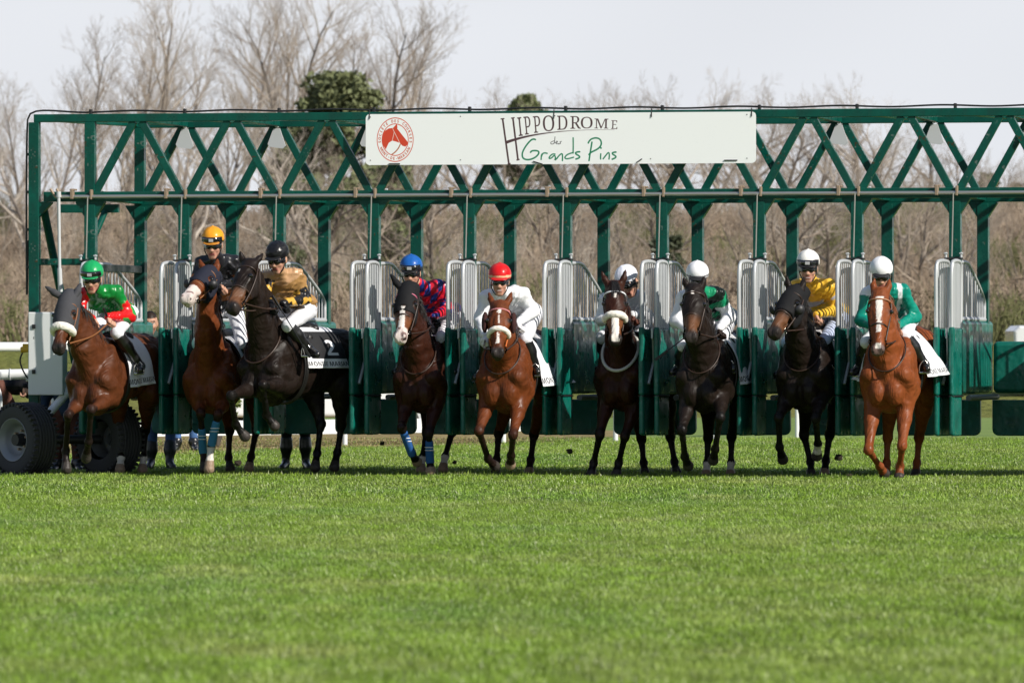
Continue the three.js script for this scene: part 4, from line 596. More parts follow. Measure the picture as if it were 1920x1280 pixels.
  for (const [k, a, t] of [[j.kL, j.aL, j.tL], [j.kR, j.aR, j.tR]]) { const bt = L3(k, a, cut); const b = part('boot', skin([...footOf(bt, a, t, .004), cone(bt, L3(bt, a, .3), .063, .062, .008)], .0125, { post: (p, v) => v - .004 * (noise(p.x * 40, p.y * 60, p.z * 40) - .5) }), o.bootMat ?? bootMat, root); part('sole', clean([bar(a.clone().add(V(0, -.058, 0)).addScaledVector(t.clone().sub(a).normalize(), -.03), t.clone().add(V(0, -.036, 0)).addScaledVector(t.clone().sub(a).normalize(), .02), .07, .012, UP)]), M.rubber, b); }
  // headgear
  if (o.cap) {
    const c = o.cap, hs = hd.s, hq = (p) => { const e = p.clone().sub(j.head); return [e.dot(f.Rv) / hs, e.dot(f.Uv) / hs, e.dot(f.Fv) / hs]; };
    const pleat = c.pleat ?? .004;
    const hel = part('helmet', skin([ell(q(0, .066, -.008), hd.axs, [.106 * hs, .108 * hs, .128 * hs], .01), cone(q(0, .172, -.01), q(0, .178, -.01), .008, .006, .006)], .0088, { post: (p, v) => { const [r, u, w] = hq(p); const an = Math.atan2(r, w + .008); return Math.max(v - pleat * (Math.abs(Math.sin(an * 3)) - .8) * sstep(.06, .15, u) - (c.wrinkle ?? .002) * (noise(r * 60, u * 110, w * 60) - .5), .03 - .12 * Math.max(0, -w) - u); }, color: (p) => { const [r, u, w] = hq(p); const n = fbm(p.x * 20, p.y * 20, p.z * 20), k = c.color({ r, u, w, an: Math.atan2(r, w) }); return [k[0] * (.93 + .14 * n), k[1] * (.93 + .14 * n), k[2] * (.93 + .14 * n)]; } }), c.m ?? satin, root);
    part('peak', skin([ell(q(0, .04, .115), [f.Rv, f.Uv.clone().addScaledVector(f.Fv, .35).normalize(), f.Fv.clone().addScaledVector(f.Uv, -.35).normalize()], [.082 * hs, .009, .042 * hs], .004)], .0075), c.peak ?? M.black, hel);
    if (c.brow) part('brow_goggles', skin([ell(q(0, .062, .0), hd.axs, [.112 * hs, .1 * hs, .134 * hs], .006)], .009, { post: (p, v) => { const [r, u, w] = hq(p); return Math.max(v, u - .092, .042 - u, .045 - w + Math.abs(r) * .1); } }), lensMat, hel);
    if (c.brow) part('goggles_clip', boxAt(-.024, .024, -.016, .016, -.004, .004, .003).applyMatrix4(new THREE.Matrix4().makeBasis(f.Rv, f.Uv, f.Fv).setPosition(q(0, .066, .139))), mat([.45, .45, .46], .4), hel);
    part('chin_strap', tube([q(-.082, .03, .015), q(-.074, -.05, .03), q(-.03, -.118, .045), q(.03, -.118, .045), q(.074, -.05, .03), q(.082, .03, .015)], .006, 30, 5), M.black, hel);
    part('goggles', skin([ell(q(0, .0, .0), hd.axs, [.088 * hs, .1 * hs, .108 * hs], .006), ball(q(-.034, .0, .088), .03, .006), ball(q(.034, .0, .088), .03, .006)], .0078, { post: (p, v) => { const [r, u, w] = hq(p), nb = Math.hypot(r, (u + .03) * .8) ; return Math.max(v, u - .03, -.022 - u, .012 - w, (.013 - Math.hypot(r, (u + .024) * .9)) * 1); } }), lensMat, root);
  }
  return { root, j, base, hand: (s) => (s < 0 ? j.wL : j.wR).clone().addScaledVector(A(o.handDir ?? chestN.toArray()).normalize(), .06).add(base) };
}
const RG = 'riders in silks on the racehorses';
const W_ = [.78, .79, .82], BLK = [.012, .012, .014];
function whip(label, a, b, grip = .1) { const A1 = A(a), B1 = A(b), w = thing('riding_whip', label, 'whip', 'whips carried by the riders', a); const d = B1.clone().sub(A1), n = d.clone().normalize(); part('shaft', rod(V(0, 0, 0), d, .008, 7, .004), mat([.012, .013, .02], .4), w); part('handle', rod(n.clone().multiplyScalar(-.08), n.clone().multiplyScalar(grip), .0125, 8), M.black, w); part('flap', bar(d.clone().addScaledVector(n, -.06), d.clone().addScaledVector(n, .1), .03, .008, V(0, 0, 1)), M.black, w); return w; }
function ride(H0, o, J) { // joints not given fall where the horse carries the rider
  const w = H0.world, d = { hip: w(-1.02, 0, 1.84), kL: w(-.62, -.24, 1.5), kR: w(-.62, .24, 1.5), aL: w(-.86, -.34, 1.2), aR: w(-.86, .34, 1.2), ...J };
  const toe = w(0, 0, 0).sub(w(-.13, 0, 0)), out = w(0, .04, 0).sub(w(0, 0, 0)); const P2 = (p) => (p.isVector3 ? p.clone() : A(p)); d.tL ??= P2(d.aL).add(toe).sub(out).add(V(0, -.03, 0)); d.tR ??= P2(d.aR).add(toe).add(out).add(V(0, -.03, 0));
  const c = P2(d.hip); const p = person({ group: RG, x: c.x, y0: c.y, z: c.z, ...o }, d);
  // stirrups, leathers and reins belong to the horse's tack
  const B = H0.base, lm = HM[o.reins ?? 'leather'];
  for (const [s, a] of [[-1, P2(d.aL)], [1, P2(d.aR)]]) {
    const f = a.clone().add(V(0, -.075, 0)).addScaledVector(toe, .5).sub(B); part('stirrup_iron', clean([tube([f.clone().add(V(-.05, 0, 0)), f.clone().add(V(-.045, .07, 0)), f.clone().add(V(0, .125, 0)), f.clone().add(V(.045, .07, 0)), f.clone().add(V(.05, 0, 0))], .007, 20, 6), rod(f.clone().add(V(-.05, 0, 0)), f.clone().add(V(.05, 0, 0)), .012, 6)]), HM.metal, H0.root);
    part('stirrup_leather', rod(f.clone().add(V(0, .12, 0)), w(-.78, s * .17, 1.5).sub(B), .009, 6), HM.leatherBlack, H0.root);
    const bt = H0.bit(s).sub(B), hn = p.hand(s).sub(B), m = bt.clone().lerp(hn, .5).add(V(s * .03, -.035, .02)); part('rein', tube([bt, m, hn], .0095, 26, 6), lm, H0.root);
  }
  return p;
}
const dome = (c, band, bc, b0 = .035, b1 = .055) => ({ u }) => band && u > b0 && u < b1 ? bc : c;
const p1 = ride(H.h1, { label: 'rider in green silks with red sleeves and shiny green cap', look: [-.12, -.22, 1], gloves: null, reins: 'tan', cap: { color: ({ u, an }) => [.012, .33, .1], brow: true, wrinkle: .004, peak: mat([.012, .25, .08], .4) },
  silk: ({ arm, t, w, p }) => arm ? (arm.side > 0 && arm.t > .2 && arm.t < .75 && noise(p.x * 16 + p.y * 9, p.y * 16, 3) > .66 ? [.03, .3, .06] : [.62, .012, .014]) : [.006, .2, .035] },
  { head: [-4.381, 2.072, 0.950], sL: [-4.506, 1.907, 0.720], sR: [-4.145, 1.941, 0.680], eL: [-4.534, 1.701, 0.800], wL: [-4.378, 1.666, 1.000], eR: [-4.004, 1.690, 0.620], wR: [-4.208, 1.677, 0.950], hip: [-4.121, 1.715, 0.200], kL: [-4.450, 1.489, 0.900], kR: [-4.125, 1.511, 0.950], aL: [-4.518, 1.143, 0.700], aR: [-3.880, 1.166, 0.750] });
const p2 = ride(H.h2, { label: 'rider in black jacket with amber band and orange cap', look: [-.1, -.2, 1], topMat: new THREE.MeshPhysicalMaterial({ vertexColors: true, roughness: .28 }), cap: { color: ({ u }) => u > .05 ? [.78, .32, .018] : [.06, .04, .02], brow: true, peak: mat([.5, .2, .02], .4) },
  silk: ({ arm, t }) => arm ? (arm.t > .3 && arm.t < .62 ? [.42, .12, .012] : [.016, .016, .019]) : (t > .25 && t < .62 ? [.38, .11, .012] : [.016, .016, .019]) },
  { head: [-3.144, 2.437, 0.350], sL: [-3.281, 2.255, 0.150], sR: [-2.923, 2.266, 0.120], eL: [-3.335, 2.013, 0.200], wL: [-3.179, 1.982, 0.450], eR: [-2.856, 2.053, 0.100], wR: [-3.057, 2.016, 0.420], hip: [-3.031, 1.791, -0.350] });
const p3 = ride(H.h3, { label: 'rider in gold and black silks with black cap, holding a whip', look: [-.35, -.3, 1], gloves: BLK, cap: { color: () => [.01, .01, .012], wrinkle: .009, pleat: .006 },
  silk: ({ arm, t, p, s }) => { const g = [.36, .2, .075]; if (arm) { const k = noise(p.x * 22 + p.y * 12, p.y * 22 - p.x * 8, p.z * 20); return arm.t < .1 ? [.5, .3, .15] : k > .6 ? [.62, .36, .06] : BLK; } return t > .95 ? [.5, .3, .16] : g; } },
  { head: [-2.438, 2.275, 1.200], sL: [-2.572, 2.088, 1.000], sR: [-2.242, 2.078, 0.900], eL: [-2.567, 1.865, 1.150], wL: [-2.499, 1.808, 1.350], eR: [-2.160, 1.867, 0.850], wR: [-2.383, 1.815, 1.200], hip: [-2.223, 1.746, 0.600], kL: [-2.660, 1.621, 1.200], kR: [-2.326, 1.587, 1.240], aL: [-2.674, 1.366, 0.800], aR: [-2.108, 1.344, 1.100], tR: [-2.027, 1.288, 1.250] });
const p4 = ride(H.h4, { label: 'rider in red and blue checked silks with blue cap', look: [-.12, -.18, 1], gloves: BLK, cap: { color: ({ u }) => u < .065 ? [.008, .02, .06] : [.012, .1, .38], brow: true },
  silk: ({ arm, t, s, n, p }) => { const a = arm ? Math.floor(p.y / .078 + 40) + Math.floor((p.x + p.z) / .078 + 40) : Math.floor(t * 6.2) + Math.floor((s + .5) / .078); return a & 1 ? [.58, .012, .03] : [.012, .028, .16]; } },
  { head: [-1.054, 2.136, 0.750], sL: [-1.073, 1.953, 0.550], sR: [-0.755, 1.982, 0.450], eL: [-1.072, 1.730, 0.600], wL: [-0.964, 1.678, 0.800], eR: [-0.678, 1.770, 0.350], wR: [-0.825, 1.679, 0.720], hip: [-0.721, 1.682, 0.000], kR: [-0.737, 1.467, 0.650], kL: [-1.074, 1.467, 0.500], aR: [-0.615, 1.143, 0.550], aL: [-1.168, 1.142, 0.200], breeches: 0 });
const p5 = ride(H.h5, { label: 'smiling rider in white silks with red cap and cream band', look: [-.05, -.12, 1], smile: true, gloves: [.7, .7, .72], cap: { color: dome([.6, .01, .012], true, [.75, .5, .3], .048, .068), peak: mat([.5, .01, .012], .4) },
  silk: ({ arm, t, s, n }) => !arm && t > 1.06 && Math.abs(s) < .08 ? [.6, .02, .03] : W_, topMat: new THREE.MeshPhysicalMaterial({ vertexColors: true, roughness: .55 }) },
  { head: [-0.127, 2.040, 1.350], sL: [-0.272, 1.882, 1.120], sR: [0.111, 1.915, 1.080], eL: [-0.333, 1.643, 1.150], wL: [-0.288, 1.487, 1.350], eR: [0.222, 1.733, 1.000], wR: [0.066, 1.620, 1.300], hip: [0.140, 1.701, 0.650], kR: [0.138, 1.443, 1.300], kL: [-0.266, 1.421, 1.150], aR: [0.255, 1.144, 1.200], aL: [-0.317, 1.088, 0.850] });
const p6 = ride(H.h6, { label: 'rider in white silks with black chest square, head tilted down', look: [-.45, -.55, 1], tilt: [-.35, 1, .1], gloves: [.09, .03, .02], cap: { color: () => [.76, .78, .86], wrinkle: .004, peak: M.black },
  silk: ({ arm, t, s, n }) => !arm && t > .45 && t < .78 && s > .0 && s < .11 && n > 0 ? BLK : W_, topMat: new THREE.MeshPhysicalMaterial({ vertexColors: true, roughness: .5 }) },
  { head: [1.221, 2.035, 0.750], sL: [0.984, 1.870, 0.500], sR: [1.332, 1.893, 0.450], eL: [0.939, 1.657, 0.550], wL: [1.059, 1.645, 0.750], eR: [1.379, 1.680, 0.350], wR: [1.260, 1.701, 0.720], hip: [1.330, 1.671, -0.100], kR: [1.322, 1.468, 0.350], kL: [0.952, 1.467, 0.400] });
const p7 = ride(H.h7, { label: 'rider in green and black hoops with white sleeves, white cap with grey band', look: [-.05, -.25, 1], gloves: [.02, .012, .01], cap: { color: dome([.8, .8, .83], true, [.12, .12, .14], .045, .06) },
  silk: ({ arm, t }) => arm ? W_ : (Math.floor(t * 6.2 + .5) & 1 ? [.012, .26, .12] : [.008, .014, .012]) },
  { head: [1.918, 2.060, 1.600], sL: [1.785, 1.885, 1.380], sR: [2.151, 1.908, 1.350], eL: [1.702, 1.631, 1.400], wL: [1.850, 1.520, 1.650], eR: [2.259, 1.676, 1.250], wR: [2.144, 1.553, 1.600], hip: [2.181, 1.667, 0.900], kR: [2.138, 1.399, 1.600], kL: [1.779, 1.377, 1.400], aR: [2.274, 1.178, 1.500], aL: [1.731, 1.144, 1.100] });
const p8 = ride(H.h8, { label: 'smiling rider in yellow silks with silver band and white cap', look: [-.1, -.15, 1], smile: true, breeches: [.5, .58, .78], cap: { color: ({ u, w, r }) => w > .02 && u < .09 && Math.abs(r) < .1 ? BLK : [.82, .8, .76], brow: true },
  silk: ({ arm, t, s, n }) => !arm && ((t > .62 && t < .8) || (t > .2 && t < .38)) && n > -.02 ? [.45, .45, .5] : [.78, .47, .045] },
  { head: [3.068, 2.177, 1.500], sL: [2.956, 1.997, 1.280], sR: [3.302, 1.986, 1.200], eL: [2.933, 1.753, 1.300], wL: [3.044, 1.697, 1.550], eR: [3.379, 1.743, 1.100], wR: [3.157, 1.697, 1.500], hip: [3.358, 1.690, 0.700], kR: [3.245, 1.443, 1.500], kL: [2.866, 1.421, 1.300], aR: [3.316, 1.134, 1.400], aL: [2.824, 1.116, 0.950], tR: [3.322, 1.057, 1.500] });
const p9 = ride(H.h9, { label: 'rider in shiny teal silks with white shoulder bands and plain white cap', look: [-.02, -.32, 1], cap: { color: () => [.82, .82, .84], peak: M.black },
  silk: ({ arm, t, s, n, p }) => arm ? (arm.t < .06 ? W_ : [.004, .22, .16]) : Math.abs(Math.abs(s) - .105) < .024 && t > .5 ? W_ : [.004, .22, .16] },
  { head: [3.778, 2.095, 2.400], sL: [3.648, 1.912, 2.160], sR: [4.017, 1.934, 2.120], eL: [3.586, 1.638, 2.200], wL: [3.694, 1.572, 2.450], eR: [4.144, 1.672, 2.000], wR: [3.936, 1.572, 2.400], hip: [4.042, 1.685, 1.650], kR: [4.023, 1.485, 2.400], kL: [3.638, 1.420, 2.250], aR: [4.236, 1.179, 2.300], aL: [3.568, 1.146, 1.900] });
whip('short dark whip in the red-sleeved hand beside the hooded bay', [-4.233, 1.711, 1.000], [-4.083, 1.366, 0.700], .08);
whip('long black whip in the black-gloved hand of the gold-clad rider', [-2.442, 1.830, 1.400], [-2.148, 1.338, 1.250]);
whip('black whip pointing left in front of the near-black horse', [1.848, 1.508, 1.750], [1.556, 1.288, 1.750]);

// ---------------------------------------------------------------- stall handlers behind the gate, mostly hidden
function handler(o, px, z, H, extra = {}) { // standing figure at x = px metres
  const s = H / 1.75, x = px, y = (v) => v * s; const lean = extra.lean ?? 0;
  const J = { head: V(x - lean, y(1.62), z), sL: V(x - .2 - lean * .8, y(1.42), z), sR: V(x + .2 - lean * .8, y(1.42), z), eL: V(x - .26 - lean * .6, y(1.13), z), eR: V(x + .26 - lean * .6, y(1.13), z), wL: V(x - .25 - lean * .4, y(.9), z + .12), wR: V(x + .25 - lean * .4, y(.9), z + .12), hip: V(x, y(.93), z), kL: V(x - .1, y(.5), z + .03), kR: V(x + .1, y(.5), z + .02), aL: V(x - .11, y(.1), z), aR: V(x + .11, y(.1), z), tL: V(x - .15, y(.05), z + .16), tR: V(x + .15, y(.05), z + .16), ...extra.J };
  return person({ x, z, look: [0, -.1, 1], coarse: 1.5, group: 'stall handlers behind the gate', topName: 'jacket', legName: 'trousers', trouser: .9, bootTop: .85, hs: 1.05, topMat: matte, foldAmp: .012, handDir: [0, -1, .1], ...o }, J);
}
const wellie = mat([.03, .032, .035], .35);
handler({ label: 'dark-haired handler in jeans and grey rubber boots between the left stalls', denim: true, breeches: [.05, .1, .22], silk: plain([.03, .06, .05]), hair: [.025, .015, .01], bootTop: .5, trouser: .62, bootMat: wellie, beard: true }, -3.86, -3.3, 1.76, { lean: .13, J: { aL: V(-3.98, .1, -3.3), tL: V(-4.0, .05, -3.12), aR: V(-3.77, .1, -3.2), tR: V(-3.72, .05, -3.02) } });
handler({ label: 'man in blue jeans standing further back by the white rail', denim: true, breeches: [.05, .11, .26], silk: plain([.02, .025, .03]), hair: [.03, .02, .015] }, -4.27, -18, 1.72);
handler({ label: 'handler in black trousers and shiny black boots behind the black horse', breeches: [.012, .012, .014], silk: plain([.015, .015, .018]), hair: [.02, .015, .012], bootTop: .3, trouser: .5 }, -2.38, -3.2, 1.6);
handler({ label: 'handler in brown trousers behind the big tyres', breeches: [.09, .035, .025], silk: plain([.02, .035, .06]), hair: [.03, .02, .015] }, -4.86, -2.6, 1.2, { J: { head: V(-4.72, 1.15, -2.6) } });
handler({ label: 'bent figure in black jacket behind the white barrier at left', look: [.9, -.3, .3], breeches: [.12, .05, .035], silk: plain([.012, .012, .014]), hair: [.02, .015, .012] }, -5.6, -4.6, 1.7, { J: { hip: V(-5.75, .92, -4.6), sL: V(-5.32, .98, -4.75), sR: V(-5.32, .96, -4.4), head: V(-5.12, .9, -4.6), eL: V(-5.34, .88, -4.85), eR: V(-5.38, .86, -4.25), wL: V(-5.2, .8, -4.7), wR: V(-5.42, .93, -4.12) } });

// ---------------------------------------------------------------- ground
const camDist = (z) => 76 - z;
const groundTex = dataTex(512, (u, v) => { const a = tileNoise(u, v, 5, 2), b = tileNoise(u, v, 60, 3), c = tileNoise(u, v, 150, 4); const k = .5 * a + .3 * b + .2 * c; const q = mix([.36, .47, .16], [.53, .62, .26], clamp(k * 1.5 - .3)); return mix(q, [.6, .6, .32], sstep(.68, .85, b) * .5); }, true);
{ const g = new THREE.PlaneGeometry(900, 1200).rotateX(-Math.PI / 2); metreUV(g, 1 / 5); const m = mat([.85, .85, .85], .95); m.map = groundTex; setting('racecourse_turf', g, m); }
{ // dry strip beyond the rail
  const pts = [[-9.5, -19], [-4, -20], [-1, -24], [1.5, -32], [2.2, -44], [0, -48], [-3, -45], [-10, -42]], s = new THREE.Shape(); pts.forEach(([x, z], i) => i ? s.lineTo(x, -z) : s.moveTo(x, -z)); const g = new THREE.ShapeGeometry(s).rotateX(-Math.PI / 2).translate(0, .004, 0); metreUV(g, 1 / 4);
  const t = dataTex(256, (u, v) => { const k = .6 * tileNoise(u, v, 12, 5) + .4 * tileNoise(u, v, 70, 6); return mix([.36, .33, .15], [.68, .58, .36], k * 1.2 - .1); }, true); const m = mat([.9, .9, .9], 1); m.map = t; setting('dry_verge', g, m); }
const hillY = (x, z) => { const Z = camDist(z); return 1.5 * sstep(140, 200, Z) + 5.0 * sstep(205, 320, Z) + 3 * sstep(330, 520, Z) + .5 * (fbm(x * .09, z * .05, 3) - .5) * sstep(150, 220, Z) - .03; };
{ const g = new THREE.PlaneGeometry(160, 400, 120, 160).rotateX(-Math.PI / 2).translate(0, 0, -64 - 200), p = g.attributes.position, c = new Float32Array(p.count * 3);
  for (let i = 0; i < p.count; i++) { const x = p.getX(i), z = p.getZ(i), Z = camDist(z); p.setY(i, hillY(x, z)); const n = fbm(x * .35, z * .12, 8), n2 = noise(x * 1.6, z * .5, 2); const k = mix(mix([.2, .17, .055], [.13, .17, .04], n), mix([.23, .185, .13], [.36, .29, .21], n2 * .6 + n * .4), sstep(197, 212, Z + 14 * (n - .5))); c.set(k, i * 3); }
  g.setAttribute('color', new THREE.BufferAttribute(c, 3)); g.computeVertexNormals(); metreUV(g, 1 / 7); const m = new THREE.MeshPhysicalMaterial({ vertexColors: true, roughness: 1, specularIntensity: .1, bumpMap: dataTex(256, (u, v) => { const a = .5 * tileNoise(u, v, 20, 3) + .5 * tileNoise(u, v, 60, 4); return [a, a, a]; }), bumpScale: .25 }); setting('wooded_bank', g, m); }
// ---------------------------------------------------------------- grass blades
{
  const r = RNG(77); const blade = (x, z, a, h, w, bend) => { const c = Math.cos(a), s = Math.sin(a), P = []; const pt = (t, side) => { const ww = w * (1 - t * t) * side, b = bend * t * t; return [x + c * ww - s * b, h * t * (1 - .25 * Math.abs(bend) / h * t), z + s * ww + c * b]; }; return [pt(0, -1), pt(0, 1), pt(.55, -1), pt(.55, 1), pt(1, 0)]; };
  const tuft = (n, R2, hh) => { const pos = [], idx = []; for (let i = 0; i < n; i++) { const a = r() * 6.283, d = R2 * Math.sqrt(r()), b = blade(d * Math.cos(a), d * Math.sin(a), r() * 6.283, hh * (.55 + .6 * r()), .0024 + .0022 * r(), hh * (r() - .5) * 1.1), o = pos.length / 3; for (const q of b) pos.push(...q); idx.push(o, o + 1, o + 2, o + 1, o + 3, o + 2, o + 2, o + 3, o + 4); } const g = new THREE.BufferGeometry(); g.setAttribute('position', new THREE.Float32BufferAttribute(pos, 3)); g.setIndex(idx); g.computeVertexNormals(); return g; };
  const gm = mat([1, 1, 1], .42, { side: THREE.DoubleSide, specularIntensity: .5, transmission: .3, thickness: 0 });
  const field = (name, geo, N, Z0, Z1, sc) => {
    const im = new THREE.InstancedMesh(geo, gm, N); im.name = name; im.userData.kind = 'stuff'; im.castShadow = im.receiveShadow = true; const m = new THREE.Matrix4(), q = new THREE.Quaternion(), e = new THREE.Euler(), col = new THREE.Color();
    for (let i = 0; i < N; i++) {
      let Z, x; do { Z = Z0 + (Z1 - Z0) * r(); x = (r() * 2 - 1) * (.0711 * Z1 + 1.3); } while (Math.abs(x) > .0711 * Z + 1.3 || r() > sc.dens(Z));
      const z = 76 - Z, big = fbm(x * .55 + 3, z * .22, 1), mid = noise(x * 2.2, z * .9, 5), h = sc.h(Z) * (.5 + .6 * big + .5 * r()) * (noise(x * 1.3, z * .5, 14) < .2 ? .6 : 1);
      e.set((r() - .5) * .5, r() * 6.283, (r() - .5) * .5); m.compose(V(x, 0, z), q.setFromEuler(e), V(sc.w(Z), h, sc.w(Z))); im.setMatrixAt(i, m);
      const fine = noise(x * 7, z * 2.6, 9), dry = sstep(.5, .8, mid * .6 + big * .35 + fine * .15) * .75 + (r() < .12 ? .7 : 0) + sstep(.76, .86, noise(x * 1.1, z * .42, 21)) * .9, bl = sstep(.5, .2, big) * .8; let c = mix([.24, .37, .044], [.195, .335, .06], bl); c = mix(c, [.34, .41, .11], clamp(dry * .6)); if (r() < .08) c = [.45, .5, .28]; if (Z > 90) { const w = sstep(93, 97, Z - (x + 3.2) * 2.2 + 5 * (fine - .5)) * sstep(1.8, -.6, x) * sstep(128, 118, Z); if (r() < w * .85) c = mix([.3, .24, .11], [.42, .34, .18], r()); }
      const v = (.6 + .7 * r()) * (.78 + .44 * fine); col.setRGB(c[0] * v, c[1] * v, c[2] * v); im.setColorAt(i, col);
    }
    scene.add(im);
  };
  field('turf_grass', tuft(9, .04, .05), 380000, 24.5, 62, { dens: (Z) => 30 / (30 + Z * .35), h: () => .82, w: () => 1.15 });
  field('turf_grass_far', tuft(9, .06, .055), 240000, 62, 108, { dens: () => 1, h: () => .62, w: () => 1.6 });
}
// ---------------------------------------------------------------- turf thrown up by the hooves
{ const cl = (p, s, label) => { const g = new THREE.IcosahedronGeometry(s, 2), q = g.attributes.position; for (let i = 0; i < q.count; i++) { const f = .6 + .8 * noise(q.getX(i) * 60 + p[0] * 9, q.getY(i) * 60, q.getZ(i) * 60); q.setXYZ(i, q.getX(i) * f * 1.3, q.getY(i) * f, q.getZ(i) * f); } g.computeVertexNormals(); const t = thing('turf_clod', label, 'turf clod', 'clods thrown up by hooves', p); part('soil', g, mat([.03, .022, .014], 1), t); const r = RNG(Math.round(p[0] * 50 + 500)), l = []; for (let i = 0; i < 14; i++) { const d = V(r() - .5, r() - .4, r() - .5).normalize(); l.push([V(0, 0, 0), d.clone().multiplyScalar(s * 1.2), d.clone().multiplyScalar(s * (1.6 + 1.3 * r())).add(V(0, -.01, 0))]); } part('grass_roots', strands(l, 2, .0028), mat([.035, .06, .015], .8), t); };
  cl([0.602, 0.274, 0.800], .028, 'clod in the air left of the dark bay with pale breast girth'); cl([-2.853, 0.158, 1.200], .03, 'dark clod just below the lifted hooves of the black horse'); cl([3.383, 0.218, 1.500], .034, 'shaggy clod in the air between the two rightmost horses'); cl([3.489, 0.021, 1.600], .03, 'clod on the grass left of the chestnut horse'); cl([-1.370, 0.351, 0.200], .02, 'small clod in the air left of the blue-bandaged horse'); cl([-0.603, 0.160, 0.600], .018, 'small clod in the air right of the blue-bandaged horse'); }
// ---------------------------------------------------------------- rails and vehicles behind the gate
{
  const rail = thing('running_rail', 'white plastic running rail on posts behind the gate', 'rail', null, [0, 0, -26]); const path = (x) => V(x, 0, -21.0 - (x + 3.8) * 1.35 + 26 - (x > 2 ? (x - 2) * (x - 2) * .5 : 0));
  const pts = []; for (let x = -13; x <= 6; x += 1) pts.push(path(x)); const M2 = M.white;
  part('top_rail', tube(pts.map((p) => p.clone().add(V(0, 1.38, 0))), .062, 80, 10), M2, rail);
  { const s = []; for (let i = 0; i < pts.length - 6; i++) { const a = pts[i].clone().add(V(0, .29, 0)), b = pts[i + 1].clone().add(V(0, .29, 0)); part('lower_board', bar(a, b, .2, .03, V(0, 0, 1).cross(V(0, 1, 0)).length() ? pts[i + 1].clone().sub(pts[i]).cross(UP).normalize() : V(0, 0, 1)), M2, rail); } }
  for (const x of [-12, -9.6, -7.9, -5.9, -3.82, -2.3, -.12, 1.5, 3.0, 4.4]) part('rail_post', rod(path(x), path(x).add(V(0, 1.36, 0)), .036, 10), M2, rail);
  const b = thing('crowd_barrier', 'white hooped barrier behind the left end of the gate', 'barrier', null, [-5.6, 0, -4]);
  part('top_tube', rod(V(-1.5, 1.02, .1), V(.62, 1.08, 0), .058, 12), M2, b); part('hoop', tube([V(.2, 1.02, .02), V(.42, .99, .02), V(.5, .9, .02), V(.51, .7, .02), V(.51, 0, .02)], .035, 30, 10), M2, b); part('hoop', tube([V(-.35, 1.0, .05), V(-.2, .97, .05), V(-.12, .88, .05), V(-.1, .6, .05), V(-.1, 0, .05)], .04, 30, 10), M2, b); part('mid_tube', rod(V(-1.5, .6, .1), V(.5, .62, 0), .03, 10), M2, b);
  for (let i = 0; i < 9; i++) part('sleeve_ring', new THREE.TorusGeometry(.06, .008, 6, 18).rotateY(Math.PI / 2).translate(-1.3 + i * .22, 1.026 + i * .0062, .09 - i * .01), M.plate, b);
}
function car(label, pos, yaw, prof, H) {
  const g = thing('parked_car', label, 'car', 'white vehicles parked beyond the rail', pos); g.rotation.y = yaw; const W = 1.75, wp = mat([.7, .71, .72], .25, { clearcoat: 1, clearcoatRoughness: .1 }), gl = mat([.02, .025, .03], .08);
  const s = new THREE.Shape(); prof.forEach(([x, y], i) => i ? s.lineTo(x, y) : s.moveTo(x, y)); s.closePath(); const b = new THREE.ExtrudeGeometry(s, { depth: W - .16, bevelEnabled: true, bevelSize: .07, bevelThickness: .08, bevelSegments: 4 }); b.translate(0, 0, -W / 2 + .08); part('body', b, wp, g);
  for (const sd of [-1, 1]) { for (const [x0, x1] of [[-.95, -.05], [.05, .85]]) { const q = new THREE.Shape(); q.moveTo(x0, .95); q.lineTo(x1, .95); q.lineTo(x1 * .72, H - .18); q.lineTo(x0 * .78, H - .18); q.closePath(); part('side_window', new THREE.ExtrudeGeometry(q, { depth: .02, bevelEnabled: false }).translate(0, 0, sd * (W / 2 + .005) - .01), gl, g); }
    for (const x of [-1.3, 1.3]) { const w = part('wheel', new THREE.CylinderGeometry(.31, .31, .2, 28).rotateX(Math.PI / 2).translate(x, .31, sd * (W / 2 - .06)), M.rubber, g); part('hubcap', new THREE.CylinderGeometry(.18, .2, .03, 20).rotateX(Math.PI / 2).translate(x, .31, sd * (W / 2 + .05)), M.plate, w); } 
    part('headlight', boxAt(2.02, 2.1, .62, .76, sd * .62 - .16, sd * .62 + .16, .02), M.plate, g); part('tail_light', boxAt(-2.12, -2.04, .7, .85, sd * .66 - .1, sd * .66 + .1, .02), mat([.3, .01, .01], .3), g); part('door_handle', boxAt(.5, .64, .86, .89, sd * (W / 2 + .01) - .012, sd * (W / 2 + .01) + .012), M.plate, g); }
}
car('white car with rounded roof parked far behind the third stall', [-2.9, 0, -45], .25, [[-2.0, .3], [2.0, .3], [2.02, .7], [1.1, .88], [.55, 1.5], [.2, 1.6], [-.7, 1.6], [-1.2, 1.48], [-1.75, .95], [-2.0, .9]], 1.62);
car('boxy white car parked at the far right edge behind the gate', [13.15, .36, -84], 0.05, [[-2.0, .3], [2.0, .3], [2.02, .8], [1.5, 1.0], [1.0, 1.42], [.8, 1.48], [-1.95, 1.48], [-2.03, 1.4]], 1.48);

